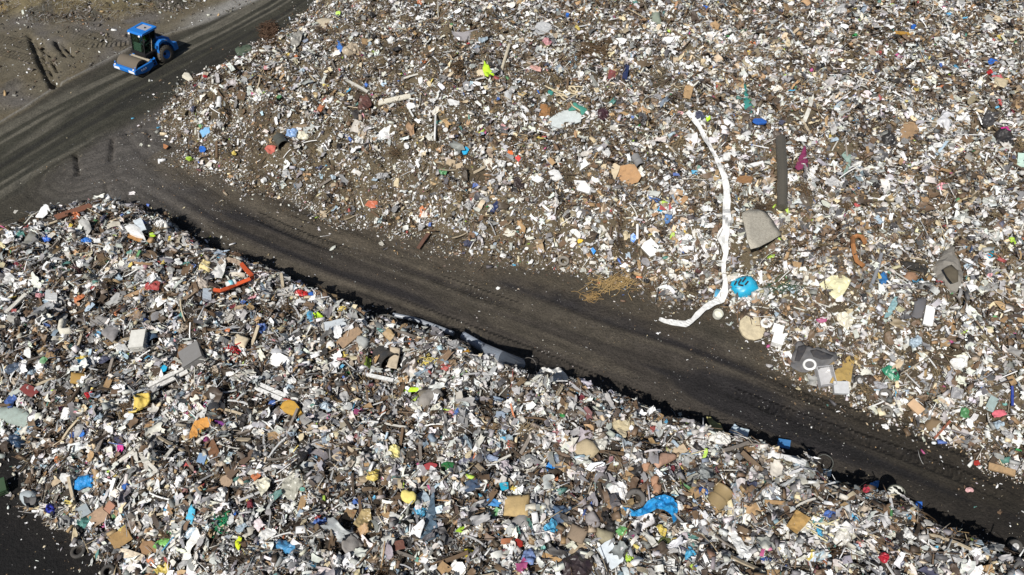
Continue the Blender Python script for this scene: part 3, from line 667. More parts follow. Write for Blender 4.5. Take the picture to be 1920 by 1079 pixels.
def tangle(name, cat, cx, cy, w, h, n, t, colour, label, length=.6, ang=None, mat=None, lift=.12, high=.25):
    """one bundle of many thin strands: straw, rope, twigs, brush"""
    r = random.Random(int(cx*13+cy)); mb = MB()
    for i in range(n):
        x = cx+r.gauss(0, w/4); y = cy+r.gauss(0, h/4); p = Vector(hit(x, y, lift)); k = pxm(p)
        a = r.uniform(0, 6.28) if ang is None else rad(-ang)+r.gauss(0, .5); L = length*r.uniform(.5, 1.2); z = r.uniform(-.05, high)
        d = Vector((math.cos(a), math.sin(a), r.uniform(-.25, .35))); s = Vector((-d.y, d.x, r.uniform(-.5, .5)))*L*r.uniform(-.4, .4)
        q = [p+Vector((0, 0, z))+d*L*(u-.5)+s*(1-4*(u-.5)**2) for u in (0, .33, .66, 1)]; mb.tube(q, t/2/k, 3)
    return put(name, mb.v, mb.f, mat or M_MATTE, colour, label, cat)
def ribbon(name, cat, px, colour, label, mat=None, lift=.2, thick=.02, wave=.05):
    """long strip: (x, y, width) along its run"""
    q = np.array(px, float); t = np.arange(len(q)); tt = np.linspace(0, len(q)-1, (len(q)-1)*5+1); s = nxt()
    x, y, w = (np.interp(tt, t, q[:, i]) for i in range(3)); dx, dy = np.gradient(x), np.gradient(y); l = np.hypot(dx, dy); nx_, ny_ = -dy/l, dx/l
    j = (vnoise(tt*1.3, tt*0, s)-.5)*.35+1; V = []
    for i in range(len(tt)):
        row = []
        for e in (-.5, -.17, .17, .5):
            p = hit(x[i]+nx_[i]*e*w[i]*j[i], y[i]+ny_[i]*e*w[i]*j[i], lift); p[2] += wave*(float(vnoise(np.array(tt[i]*1.6), np.array(e*2.5+5), s))-.4); row.append(p)
        V.append(row)
    V = np.array(V); n, m = V.shape[:2]; V = V.reshape(-1, 3)
    F = [(i*m+k, (i+1)*m+k, (i+1)*m+k+1, i*m+k+1) for i in range(n-1) for k in range(m-1)]; N = n*m
    B = V-np.array([0, 0, thick]); F = F+[tuple(N+a for a in reversed(f)) for f in F]
    rim = [i*m for i in range(n)]+[(n-1)*m+k for k in range(1, m)]+[i*m+m-1 for i in range(n-2, -1, -1)]+[k for k in range(m-2, 0, -1)]
    F += [(a, a+N, b+N, b) for a, b in zip(rim, rim[1:]+rim[:1])]
    for i in range(0, n-4, 4): cover([V[i*m], V[(i+4)*m], V[(i+4)*m+m-1], V[i*m+m-1]], 1.0)
    return put(name, np.vstack([V, B]), F, mat or M_MATTE, colour, label, cat)

# ------------------------------------------------------------------ named pieces of waste
F_, B_ = flat, bar
# long white strip, pipes and other large pieces of the far heap
ribbon('plastic_strip', 'plastic strip', [(1289,209,8),(1298,220,10),(1310,236,8),(1322,258,8),(1332,276,7),(1341,292,7),(1350,312,8),(1358,332,9),(1362,350,12),(1363,372,14),(1362,392,16),(1363,412,18),(1361,428,16),(1355,443,24),(1359,460,14),(1361,475,10),(1357,492,10),(1357,510,8),(1360,528,10),(1359,545,12),(1352,560,17),(1338,568,11),(1322,577,10),(1308,590,12),(1298,601,9),(1286,608,11),(1262,605,9),(1247,602,9),(1236,598,6)],
       W, 'long torn white plastic strip winding down the far heap onto the road', wave=.05, lift=.40)
pipe('corrugated_pipe', 'pipe', [(1462,265),(1466,330),(1465,394)], 19, (.085,.078,.064), 'thick dark grey corrugated pipe lying upright down the far heap', n=16, lift=.3)
F_('rug', 'carpet_piece', 'carpet', 0,0,70,60,0, (.46,.43,.36), 'large stained grey beige carpet square below the thick dark pipe', poly=[(1391,400),(1402,394),(1420,393),(1436,396),(1450,415),(1466,440),(1448,450),(1425,462),(1408,467),(1402,450),(1396,425)],lift=.62,crumple=.04,thick=.05,drape=0,mat=M_WOOD)
F_('foam', 'foam_board', 'foam board', 1368,293,34,15,-5, W, 'bright white foam board touching the winding white strip')
B_('plastic_profile','plastic profile',1416,309,32,8,-14,W,'pair of narrow white profile boards left of the dark pipe',M_PLASTIC)
F_('cloth','dark_red_cloth','cloth',0,0,25,45,0,(.22,.03,.10),'maroon cloth hanging in a peak right of the dark pipe',poly=[(1490,315),(1496,300),(1502,288),(1508,272),(1512,288),(1514,303),(1516,312),(1503,316)])
F_('sheet','plastic_sheet','plastic sheet',0,0,30,60,0,W,'hooked glossy white plastic sheet with a thin tail',poly=[(1505,355),(1510,335),(1512,322),(1520,315),(1531,308),(1535,294),(1538,302),(1534,318),(1526,328),(1533,334),(1530,344),(1520,343),(1514,340),(1509,354),(1503,362)])
F_('panel','dark_board','panel',1512,377,30,22,30,(.12,.10,.08),'dark brown square panel right of the pipe foot')
F_('sheet','plastic_sheet','plastic sheet',1560,345,34,26,20,LG,'bent pale grey sheet with a dark hollow below the maroon cloth')
F_('cloth','teal_cloth','cloth',0,0,20,60,0,TE,'long twisted teal green cloth above a blue dish',poly=[(1391,162),(1398,158),(1401,170),(1404,186),(1411,198),(1413,212),(1404,214),(1398,202),(1395,190),(1392,176)])
F_('disc','plastic_dish','dish',1425,227,26,10,8,BL,'small bright blue oval dish below the teal cloth',thick=.1)
F_('shard','lime_tub','plastic piece',1328,222,11,12,20,LI,'neon yellow-green plastic piece near the top of the white strip')
F_('sheet','plastic_sheet','plastic sheet',0,0,20,50,0,OW,'narrow tapering off-white sheet leaning down the far heap',poly=[(1528,168),(1526,188),(1520,208),(1512,228),(1505,230),(1507,219),(1514,203),(1521,183)])
F_('sheet','plastic_sheet','plastic sheet',0,0,12,40,0,CR,'pale cream upright strip high on the far heap',poly=[(1471,97),(1473,80),(1476,70),(1481,75),(1482,90),(1479,98)])
B_('wooden_lath','lath',1692,63,26,8,5,(.55,.30,.05),'short ochre orange slat high on the far heap')
tangle('wire_rack','wire rack',1612,150,44,34,16,2.2,OW,'tangle of thin white rods beside a small ladder',1.2,60)
pipe('small_ladder','ladder',[(1611,122),(1616,134)],3,OW,'tiny white ladder frame standing above the white rods')
F_('bag','plastic_bag','plastic bag',1807,224,28,24,0,W,'fat bright white bag beside a greyish bag cluster')
F_('bag','plastic_bag','plastic bag',1772,228,36,36,30,(.60,.60,.62),'cluster of translucent white bags left of the fat bright bag')
F_('bag','plastic_bag','plastic bag',1886,262,44,36,20,BK,'shiny black bin bag in a dark hollow with magenta scraps')
F_('cloth','magenta_rag','rag',1887,242,20,12,15,MA,'bright magenta rag on the black bin bag')
F_('bag','plastic_bag','plastic bag',1667,262,30,34,-30,BK,'crumpled black bag in the upper right of the far heap')
F_('card','cardboard_piece','cardboard',1705,248,32,40,20,(.32,.21,.12),'faded brown plywood sheet beside the black bag')
F_('cloth','pink_cloth','cloth',1766,350,28,13,-8,PK,'pale pink crumpled cloth far right on the heap')
F_('cushion','cream_cushion','cushion',1876,156,26,18,15,CR,'cream cushion near the right edge with a pink rag above')
F_('cloth','pink_rag','rag',1870,145,22,10,10,(.62,.14,.16),'salmon pink rag lying above the cream cushion')
F_('panel','mint_board','panel',1915,300,14,26,5,(.50,.66,.58),'mint green panel cut by the right edge of view')
F_('cloth','blue_rag','rag',1860,115,24,12,-10,BL,'royal blue rag near the right edge, highest of the blue rags')
B_('plastic_stick','stick',1767,276,36,5,-52,PB,'pale blue stick lying steeply on the far heap',M_PLASTIC)
F_('cloth','hose_cloth','cloth',0,0,20,45,0,(.24,.34,.30),'grey green bent sleeve right of the hooked white sheet',poly=[(1578,290),(1586,284),(1594,293),(1596,308),(1591,318),(1584,338),(1577,340),(1583,318),(1588,305)])
F_('bag','dark_cushion','cushion',1750,240,18,46,25,(.30,.25,.18),'rolled brown mat standing near the faded plywood')
F_('card','cardboard_piece','cardboard',1396,337,30,15,8,(.24,.13,.06),'rust brown rolled cardboard left of the dark pipe')
F_('card','cardboard_piece','cardboard',1290,172,16,26,15,TAN,'small tan cardboard left of the twisted teal cloth')
F_('bag','plastic_bag','plastic bag',1575,20,26,22,0,LG,'dull grey bag near the top edge of the far heap')
F_('disc','lid_disc','lid',1322,15,12,9,0,BL,'little round blue lid by the top edge')
# centre of the far heap
F_('panel','folded_board','board',0,0,60,42,0,(.62,.67,.66),'large folded whitish board with a teal tarp behind',poly=[(1029,224),(1045,212),(1060,207),(1086,203),(1091,216),(1089,228),(1066,234),(1034,246)])
F_('cloth','teal_tarp','tarpaulin',0,0,46,26,0,(.05,.24,.19),'teal tarp corner sticking out behind the folded white board',poly=[(1066,205),(1075,193),(1088,197),(1102,203),(1097,213),(1090,215),(1086,204)])
F_('card','cardboard_piece','cardboard',1022,208,20,22,8,(.30,.15,.06),'orange brown cardboard square left of the folded white board')
F_('bag','plastic_bag','plastic bag',1126,214,30,24,20,(.05,.02,.03),'dark wine coloured bag right of the folded white board')
tangle('slat_bundle','slat bundle',1071,178,50,32,26,3.0,CR,'fanned bundle of cream slats above the folded white board',1.0,50)
F_('bag','small_bag','bag',1034,173,16,18,0,TE,'small teal bag left of the cream slat bundle')
F_('cloth','lime_cloth','cloth',0,0,24,30,0,LI,'lime green cloth standing in a peak on the upper heap',poly=[(905,130),(908,116),(916,124),(922,134),(927,142),(916,146),(909,144)],lift=.35)
F_('cushion','cream_cushion','cushion',902,137,17,14,10,(.66,.56,.40),'cream cushion against the lime green cloth')
tangle('brush_lump','brush',860,128,24,24,60,1.8,(.08,.05,.025),'round brown clump of brush left of the lime green cloth',.5)
F_('film','clear_film','plastic film',0,0,100,30,0,(.42,.40,.41),'greyish translucent film spread over the upper heap',poly=[(808,78),(822,66),(845,61),(868,62),(890,58),(912,62),(905,72),(885,78),(860,84),(832,86)])
F_('film','clear_film','plastic film',0,0,44,36,0,(.60,.61,.62),'crumpled clear wrapping right of the greyish film',poly=[(997,70),(1003,50),(1014,40),(1030,44),(1038,52),(1028,62),(1012,66),(1003,73)])
tyre(1070,54,16,'small tyre lying flat high on the far heap',colour=(.12,.11,.09))
F_('lump','mattress_roll','mattress',1231,36,22,34,-20,(.22,.26,.21),'rolled grey green mattress near the top edge')
B_('wooden_pole','pole',667,160,52,5,30,OW,'thin whitish pole at the left of the upper heap')
pipe('wooden_post','post',[(955,86),(948,108),(941,131)],6,(.62,.55,.42),'slim cream post standing right of the lime cloth')
B_('wooden_lath','lath',740,187,62,12,-13,(.70,.66,.55),'long cream board with a rounded end, left of centre')
F_('bag','plastic_bag','plastic bag',682,193,28,32,15,(.12,.055,.045),'maroon brown bag below the thin whitish pole')
pipe('plastic_pipe','pipe',[(817,217),(816,240),(815,264)],4,W,'thin white upright pipe left of centre of the heap')
F_('sheet','plastic_sheet','plastic sheet',0,0,44,34,0,W,'wide bright white film left of the thin upright pipe',poly=[(699,266),(708,252),(722,242),(738,235),(744,238),(740,252),(726,262),(712,266)])
F_('cloth','cyan_rag','rag',871,282,16,14,0,CY,'cyan blue rag in the middle of the far heap')
F_('shard','orange_scrap','scrap',957,287,14,12,0,(.75,.20,.06),'orange scrap right of the cyan rag')
F_('shard','red_scrap','scrap',972,297,12,12,0,(.62,.06,.05),'red scrap just right of the orange one')
F_('foam','foam_block','foam block',1092,350,36,26,10,W,'big white foam block left of the torn brown carton')
F_('foam','foam_block','foam block',1042,329,26,26,20,W,'white foam square left of the biggest foam block')
F_('foam','foam_block','foam block',1008,336,22,18,0,W,'white foam piece beside a black bag')
F_('foam','foam_block','foam block',1094,309,17,24,10,W,'white triangular foam piece above the biggest foam block')
F_('foam','foam_block','foam block',1140,287,14,18,0,W,'small upright white foam slab right of the triangular one')
F_('bag','plastic_bag','plastic bag',973,344,24,20,10,(.03,.02,.02),'black brown bag left of the white foam piece')
F_('card','torn_carton','carton',0,0,55,44,0,(.44,.26,.13),'torn open brown carton with cream inner flaps',poly=[(1150,322),(1160,312),(1180,308),(1190,308),(1203,330),(1196,342),(1176,350),(1160,342)])
F_('panel','cardboard_piece','cardboard',0,0,22,30,0,(.66,.55,.38),'cream flap leaning against the torn brown carton',poly=[(1145,310),(1153,306),(1163,312),(1160,322),(1153,338),(1147,328)])
barrel('grey_drum','drum',1196,303,28,17,60,MG,'grey cylinder above the torn brown carton')
F_('foam','foam_block','foam block',1152,240,16,26,0,OW,'tall triangular off-white foam piece below the wine bag')
F_('panel','red_board','board',1147,143,14,22,10,(.20,.06,.06),'dull red upright board in the upper heap')
B_('navy_stick','stick',1173,136,26,9,100,NV,'navy blue stick right of the dull red board',M_PLASTIC)
F_('cloth','pink_cloth','cloth',1004,128,22,14,30,(.62,.36,.31),'rosy crumpled cloth right of the slim cream post')
tangle('brush_heap','brush',1118,96,70,40,170,1.7,(.10,.065,.035),'broad mat of brown brush in the upper middle of the heap',.9)
tangle('brush_heap','brush',1250,158,70,50,120,1.5,(.13,.105,.07),'dry brush mat left of the twisted teal cloth',.9)
F_('shard','white_sheet','plastic sheet',1163,78,24,18,-15,W,'white sheet with green scrap in the upper heap')
F_('shard','white_sheet','plastic sheet',1252,78,28,17,-25,W,'white slanted sheet right of the broad brush mat')
F_('shard','plastic_sheet','plastic sheet',850,192,26,16,-10,W,'white sheet just above centre left of the heap')
F_('shard','plastic_sheet','plastic sheet',770,200,24,16,10,W,'white sheet right end of the long cream board')
barrel('dark_barrel','barrel',527,266,26,22,55,(.07,.075,.065),'open dark grey barrel beside a pale blue bag')
F_('bag','plastic_bag','plastic bag',547,250,26,18,-5,(.24,.38,.62),'light blue bag right of the open dark barrel')
F_('bag','plastic_bag','plastic bag',567,254,24,18,0,(.72,.69,.55),'whitish bag touching the light blue one')
F_('lump','carpet_roll','carpet',562,238,38,12,-12,(.24,.18,.12),'brown curled carpet roll above the light blue bag')
F_('cloth','pink_rag','rag',508,282,20,22,0,(.52,.14,.11),'reddish pink rag below the open dark barrel')
F_('foam','white_sack','sack',351,143,26,16,25,(.74,.70,.58),'whitish sack alone at the left tip of the far heap')
tangle('rusty_brush','brush',505,62,20,32,300,1.4,(.075,.042,.025),'rust brown tangle of brush beside the dark road',1.0)
F_('cloth','green_tarp','tarpaulin',456,96,34,22,-30,(.07,.10,.07),'dark green tarp on the heap edge by the road')
F_('lump','beige_mattress','mattress',607,44,38,16,-15,(.52,.45,.33),'curved beige mattress near the top left of the heap')
F_('bag','beige_sack','sack',659,95,42,26,5,(.40,.33,.24),'round beige sack with a sunken middle beside a blue scrap')
F_('bag','blue_bag','bag',637,88,14,20,10,(.06,.20,.58),'blue bag left of the round beige sack')
barrel('white_bottle','bottle',411,194,28,10,95,W,'white upright bottle shape near the left tip')
F_('sheet','grey_sheet','sheet',557,72,20,36,20,(.30,.29,.26),'grey ribbed sheet right of the rusty brush')
F_('cloth','blue_rag','rag',385,249,26,15,-30,(.20,.42,.68),'sky blue rag at the left foot of the far heap')
F_('shard','blue_scrap','scrap',379,280,15,12,0,BL,'deep blue scrap below the sky blue rag')
F_('shard','brown_scrap','scrap',310,275,12,10,0,(.40,.18,.08),'lone orange brown scrap on the dirt by the heap foot')
pipe('wooden_stake','stake',[(407,266),(407,298)],5,BR,'brown stake standing at the left foot of the heap')
F_('shard','orange_scrap','scrap',698,383,24,13,0,(.50,.13,.06),'rusty orange scrap near the lower edge of the far heap')
B_('wooden_plank','plank',794,452,34,7,-55,(.14,.07,.05),'short dark plank standing at the road edge of the heap')
F_('bag','bin_bag','plastic bag',927,388,14,26,20,NV,'dark navy bag standing at the lower middle of the heap')
# lower edge of the far heap by the road
tyre(1057,490,21,'pale dusty tyre lying flat by the straw',colour=(.24,.22,.19))
tangle('straw_bundle','straw',1152,531,80,34,150,.9,(.40,.275,.12),'golden straw bundle scattered on the road edge',.9,-25,high=.12)
tangle('straw_wisp','straw',1108,556,30,16,40,1.0,(.34,.22,.09),'small wisp of straw on the road below the bundle',.5,-30,high=.05)
B_('white_lath','lath',1128,425,62,6,58,(.64,.61,.56),'long whitish lath slanting down the heap left of the white strip')
B_('brown_lath','lath',1128,400,38,7,68,(.20,.10,.05),'brown lath touching the long whitish one')
B_('dark_rod','rod',1325,455,86,4,-61,(.10,.08,.06),'long thin dark rod left of the winding white strip')
pipe('white_pole','pole',[(1195,422),(1195,450)],5,W,'short white upright pole right of the whitish lath')
F_('foam','foam_block','foam block',1221,467,36,32,-20,W,'big bright foam lump above the straw')
F_('shard','blue_scrap','scrap',1112,470,12,14,0,(.02,.26,.72),'bright blue scrap above the straw')
F_('shard','yellow_scrap','scrap',1087,452,12,10,0,(.75,.50,.03),'yellow scrap left of the bright blue one')
F_('shard','blue_scrap','scrap',1187,447,14,18,0,(.02,.18,.62),'second blue scrap beside the short white pole')
F_('shard','cyan_scrap','scrap',1237,393,12,12,0,CY,'cyan scrap above the bright foam lump')
F_('cloth','denim_rag','rag',1252,408,16,22,20,(.08,.19,.42),'denim blue rag right of the cyan scrap')
# the cyan tub
cy_ = F_('lump','cyan_tub','tub',0,0,56,44,0,(.01,.36,.58),'crushed bright cyan tub with dark slots beside the white strip',poly=[(1366,532),(1377,523),(1392,519),(1408,518),(1418,528),(1423,541),(1414,548),(1405,556),(1395,560),(1382,558),(1372,546)],mat=M_PLASTIC,puff=.22,crumple=.07)
for i, (sx, sy, sw, sa) in enumerate(((1379,531,9,-62),(1387,528,10,-58),(1395,525,10,-52),(1400,531,9,-50),(1389,535,10,12))):
    s_ = B_('slot','x',sx,sy,sw,2.6,sa,BK,'x',M_MATTE,lift=.66,thick=.05); del s_['category']; del s_['label']; s_.parent = cy_; s_.matrix_parent_inverse = Matrix.Translation(-cy_.location)
F_('bag','white_bag','plastic bag',1401,571,16,20,10,W,'white bag right under the cyan tub')
F_('disc','round_cover','table top',0,0,50,48,0,(.58,.50,.34),'large round cream cover lying on the road edge',poly=[(1386,615),(1388,601),(1398,592),(1412,590),(1423,594),(1431,600),(1434,611),(1436,624),(1428,634),(1415,638),(1401,635),(1392,627)],lift=.22,thick=.12)
ring('seat_ring','toilet seat',1437,606,17,6,W,'white ring seat right of the round cream cover')
crate('white_box','box',1457,622,19,14,0,W,'white box standing behind its twin, upper of the pair',.9)
crate('white_box','box',1457,642,20,18,0,W,'white box standing at the road edge, lower of the pair',.9)
barrel('white_can','can',1346,590,10,18,90,(.66,.66,.58),'white can below the elbow of the winding strip',up=.9)
# dark moulded liner: two basins, their recess shade painted as dark sheets on top
ln = F_('rug','pond_liner','liner',0,0,90,56,0,(.14,.14,.145),'dark grey moulded liner with sunken basins at the road edge',poly=[(1482,686),(1484,672),(1490,655),(1493,645),(1502,641),(1512,643),(1521,647),(1535,650),(1545,655),(1556,657),(1568,660),(1572,667),(1568,675),(1558,681),(1546,686),(1530,691),(1518,695),(1505,697),(1492,692)],lift=.44,crumple=.17,wl=.4,cells=16)
for P in ([(1493,664),(1497,649),(1509,645),(1513,652),(1507,664),(1499,678),(1490,677)], [(1520,656),(1532,655),(1543,660),(1555,664),(1563,667),(1557,674),(1541,674),(1526,668)]):
    b_ = F_('rug','basin_shade','x',0,0,24,30,0,(.045,.045,.05),'x',poly=P,lift=.66,crumple=.02,thick=.02); del b_['category']; del b_['label']; b_.parent = ln; b_.matrix_parent_inverse = Matrix.Translation(-ln.location)
ring('white_hoop','hoop',1518,684,20,5,W,'white oval hoop lying on the dark moulded liner',lift=.55)
crate('grey_crate','crate',1545,708,30,30,-12,(.46,.46,.47),'open grey plastic crate below the dark liner',.6,.2,True)
crate('grey_carton','box',1574,730,26,18,-12,(.50,.51,.52),'pale grey box below the open grey crate',.7)
F_('card','ochre_cardboard','cardboard',0,0,60,60,0,(.42,.29,.10),'pointed ochre cardboard right of the dark liner',poly=[(1557,716),(1567,695),(1576,686),(1583,674),(1596,662),(1606,664),(1612,672),(1600,684),(1598,698),(1596,716),(1583,711),(1570,718)])
F_('cloth','green_tarp','tarpaulin',0,0,30,40,0,(.02,.20,.11),'dark green plastic tarp below the far heap right',poly=[(1655,688),(1668,683),(1680,690),(1688,705),(1684,718),(1676,722),(1668,710),(1660,700)],mat=M_PLASTIC)
tyre(1612,714,21,'dark tyre with a grey hub right of the ochre cardboard',(.2,-.4),rim=True)
tyre(1660,741,24,'tyre holding a white foam lump',(0,-.3),colour=(.13,.125,.115))
F_('lump','foam_lump','foam block',1659,739,15,9,0,W,'white foam lump lying inside a tyre',lift=.3)
tyre(1663,772,22,'dusty tyre below the one with foam',(0,-.3),colour=(.20,.19,.17))
F_('bag','grey_bag','plastic bag',1650,722,30,16,20,(.35,.35,.37),'shiny grey bag left of the green tarp')
# right part of the far heap
pipe('rusty_bracket', 'metal frame', [(1621,458),(1615,446),(1607,444),(1598,448),(1599,462),(1601,476),(1606,492),(1618,501)], 9, (.36,.16,.06), 'rust orange bent frame left of the thin grey strip', M_MATTE, 6, .3, sm=False)
F_('cloth','black_cloth','cloth',0,0,60,30,0,(.02,.02,.02),'pointed black cloth wedge left of the wrapped grey chair',poly=[(1687,486),(1702,488),(1720,494),(1744,498),(1740,510),(1734,519),(1718,510),(1700,498)])
ch_ = F_('bag','wrapped_chair','chair',0,0,62,88,0,(.24,.225,.20),'big grey wrapped armchair shell on the right of the far heap',poly=[(1746,503),(1754,486),(1768,472),(1784,461),(1796,466),(1793,480),(1803,495),(1806,520),(1800,540),(1788,552),(1774,546),(1758,526)],lift=.2,mat=M_MATTE)
sh_ = F_('rug','hollow_shade','x',0,0,30,30,0,(.10,.085,.06),'x',poly=[(1770,502),(1786,494),(1797,508),(1798,526),(1786,532),(1776,518)],lift=.62,thick=.02,crumple=.03); del sh_['category']; del sh_['label']; sh_.parent = ch_; sh_.matrix_parent_inverse = Matrix.Translation(-ch_.location)  # dark sheet laid on the shell, painting in the shade of the seat hollow
F_('sheet','cream_sheet','plastic sheet',0,0,50,50,0,(.70,.66,.42),'large crumpled cream yellow sheet with a white flap',poly=[(1536,533),(1548,524),(1560,515),(1580,514),(1597,524),(1590,538),(1582,552),(1566,562),(1552,552)])
F_('panel','white_flap','panel',1574,553,12,26,5,W,'upright white panel against the cream yellow sheet')
F_('cloth','blue_cloth','cloth',1655,524,18,28,15,(.03,.17,.42),'blue cloth below the grey rail on the far heap')
F_('lump','brown_cushion','cushion',1708,520,40,20,3,(.31,.18,.11),'brown rounded cushion below the black wedge')
pipe('grey_strip','strip',[(1652,478),(1645,505),(1632,540)],7,(.26,.27,.29),'thin bent grey metal strip right of the rusty rails')
F_('rug','dark_mat','mat',0,0,36,42,0,(.12,.12,.13),'dark grey mat with a hole left of a white box',poly=[(1714,558),(1738,556),(1737,568),(1732,580),(1730,594),(1720,596),(1708,592),(1714,578)])
crate('white_carton','box',1739,595,16,30,5,W,'upright white carton right of the dark grey mat',.5)
F_('shard','cyan_scrap','scrap',1857,476,14,24,25,(.02,.42,.62),'bright cyan scrap on the right of the far heap')
tangle('green_net','net',1475,540,56,18,40,1.2,(.03,.08,.045),'dark green net strands right of the cyan tub',1.2,0)
F_('film','cream_bag','plastic bag',1585,600,40,30,20,(.66,.62,.50),'crumpled cream bag above the dark liner',mat=M_PLASTIC)
F_('bag','white_bag','plastic bag',1800,680,44,26,0,W,'large white bag group on the right road slope')
F_('sheet','teal_sheet','plastic sheet',1672,577,14,50,30,(.20,.34,.36),'thin pale teal sheet left of the dark grey mat')
F_('shard','olive_card','cardboard',1687,581,18,14,5,(.34,.33,.20),'small olive card left of the dark grey mat')
F_('bag','grey_bag','plastic bag',1855,225,30,40,20,(.05,.05,.055),'dark grey bag above the cream cushion, far right')
B_('tan_plank','plank',1878,881,52,13,16,(.42,.28,.15),'short tan plank lying on the road at the heap foot',thick=.12)
F_('shard','red_scrap','scrap',1832,869,14,10,0,(.45,.04,.03),'lone red scrap on the road near the tan plank')
F_('bag','pink_rag','rag',1818,918,15,11,10,(.68,.40,.40),'lone pinkish rag lying on the dark road')
F_('bag','white_rag','rag',1660,800,16,11,20,W,'white crumpled rag on the road below the heap foot')
B_('red_stick','stick',1767,806,44,4,-48,(.28,.09,.05),'thin reddish stick leaning at the heap foot')
F_('lump','brown_mound','sack',1748,795,36,30,0,(.20,.14,.08),'brown sagging sack at the foot of the far heap')
crate('tan_box','box',1716,765,26,13,20,(.50,.33,.19),'tan cardboard box beside the tyres',.8)
F_('foam','foam_block','foam block',1839,737,22,13,20,W,'white rounded foam slab at the right foot of the heap')
F_('panel','grey_board','panel',1795,738,22,20,10,(.20,.20,.21),'grey square panel left of the white foam slab')
F_('cloth','red_net','net',1876,775,28,16,-15,(.60,.14,.18),'red pink net bag at the right edge of the far heap')
F_('panel','teal_board','panel',1860,758,17,28,25,(.28,.36,.35),'greyish teal panel above the red pink net')
for y_, l_ in ((735,'upper dark blue rod at the right edge'), (752,'lower dark blue rod at the right edge')):
    pipe('blue_rod','rod',[(1897,y_-10),(1898,y_+10)],5,(.02,.05,.28),l_)
F_('shard','white_scrap','plastic bag',933,541,9,8,0,W,'tiny white scrap alone in the middle of the dark road',lift=.05)
F_('shard','stray_scrap','scrap',29,397,12,7,-20,OW,'whitish scrap alone at the left edge of the road',lift=.05)
# ------------------------------------------------------------------ the near heap
B_('rusty_plank','plank',138,397,70,15,-19,(.24,.10,.06),'wide rust brown plank at the far left crest of the near heap',thick=.06)
F_('foam','foam_sheet','foam sheet',0,0,36,34,0,W,'broken white foam shell with an orange side near the crest',poly=[(234,425),(243,420),(252,421),(262,428),(268,438),(272,447),(262,444),(250,440),(240,434)],lift=.5)
F_('card','orange_card','cardboard',254,441,28,18,20,(.48,.25,.09),'orange brown card under the broken white foam shell')
F_('panel','white_board','panel',262,422,16,24,-25,(.62,.68,.72),'bluish white upright panel behind the broken foam shell',lift=.5)
F_('cloth','grey_tarp','tarpaulin',0,0,40,36,0,(.22,.22,.20),'grey tarp sheet at the far left of the near heap',poly=[(36,460),(48,444),(58,434),(69,440),(70,452),(60,464),(44,470)])
F_('bag','blue_bag','bag',86,447,22,13,-20,(.03,.13,.52),'blue bag right of the grey tarp sheet')
F_('bag','blue_bag','bag',163,451,22,11,10,(.03,.17,.55),'blue bag midway along the left crest')
F_('shard','yellow_scrap','scrap',131,423,13,8,-10,YE,'yellow scrap near the rust brown plank')
F_('shard','lime_scrap','scrap',285,441,13,11,0,LI,'lime green scrap right of the broken foam shell')
pipe('metal_bench', 'metal frame', [(453,497),(462,508),(473,519),(474,522),(470,525),(456,531),(442,537),(428,543),(414,548),(402,546)], 9, (.50,.075,.02), 'bent orange red metal frame near the road side crest', M_MATTE, 4, .5, sm=False)
cn = barrel('paint_can','can',433,532,17,13,-22,W,'white can with a pale blue band on the orange beam',.6)
lb = MB(); R_ = 13/2/pxm(cn.location); lb.lathe([(R_*1.02, -R_*.6), (R_*1.04, -R_*.6), (R_*1.04, R_*.6), (R_*1.02, R_*.6)], (0, 0, 0), 'z', 20); lb.obj('can_label', M_PLASTIC, cn, True, (.20, .58, .66))
F_('sheet','white_sheet','plastic sheet',0,0,50,40,0,(.66,.65,.62),'large curled greyish white sheet left of the orange beams',poly=[(392,518),(400,506),(410,492),(422,484),(424,498),(420,512),(417,525),(404,522)],lift=.35)
F_('sheet','brown_band','carpet',0,0,50,20,0,(.34,.26,.19),'brown curved band over the curled white sheet',poly=[(408,492),(418,486),(430,484),(445,487),(454,493),(450,498),(438,494),(425,492),(414,500)],lift=.45)
F_('bag','yellow_foam','foam',385,506,26,34,10,(.72,.60,.30),'pale yellow crumpled foam left of the curled white sheet')
F_('bag','beige_bag','plastic bag',379,530,22,22,0,(.52,.45,.38),'beige bag below the pale yellow foam')
F_('panel','pale_board','panel',388,551,16,21,0,(.56,.63,.70),'pale blue white panel below the beige bag')
F_('bag','red_bag','bag',566,551,28,12,10,(.50,.02,.02),'bright red bag near the road side crest')
F_('cloth','lime_rag','rag',597,594,26,14,5,LI,'lime yellow rag near the crest, right of the red bag')
F_('panel','old_mattress','mattress',628,610,40,19,-12,(.58,.62,.65),'pale blue white mattress lying right of the lime yellow rag',thick=.14)
F_('panel','white_square','panel',96,553,22,19,5,W,'clean white square panel on the left of the near heap')
F_('rug','grey_sheet','sheet',184,604,37,22,5,(.27,.26,.25),'grey felt sheet beside another, upper of the two')
F_('rug','grey_sheet','sheet',208,620,27,30,35,(.25,.24,.24),'grey felt sheet, lower and darker of the two')
F_('lump','toilet_bowl','toilet bowl',0,0,28,30,0,(.64,.61,.52),'curved cream toilet bowl left of a small tyre',poly=[(107,615),(110,604),(119,599),(127,599),(124,608),(121,618),(136,616),(138,624),(124,628),(112,626)],lift=.3)
tyre(149,608,22,'small grey tyre right of the curved toilet bowl',(.3,-.5),colour=(.14,.13,.125))
bd_ = barrel('blue_drum','drum',287,636,20,24,60,(.07,.12,.19),'dull blue round drum right of a dirty white box')
crate('dirty_box','box',264,645,26,30,-8,(.64,.63,.58),'dirty white metal box left of the blue drum',.7)
F_('foam','white_sheet','panel',230,653,24,14,10,W,'white panel left of the dirty white box')
tv = crate('old_television','television',366,672,40,32,4,(.20,.195,.19),'grey boxy television set lying on planks',.5)
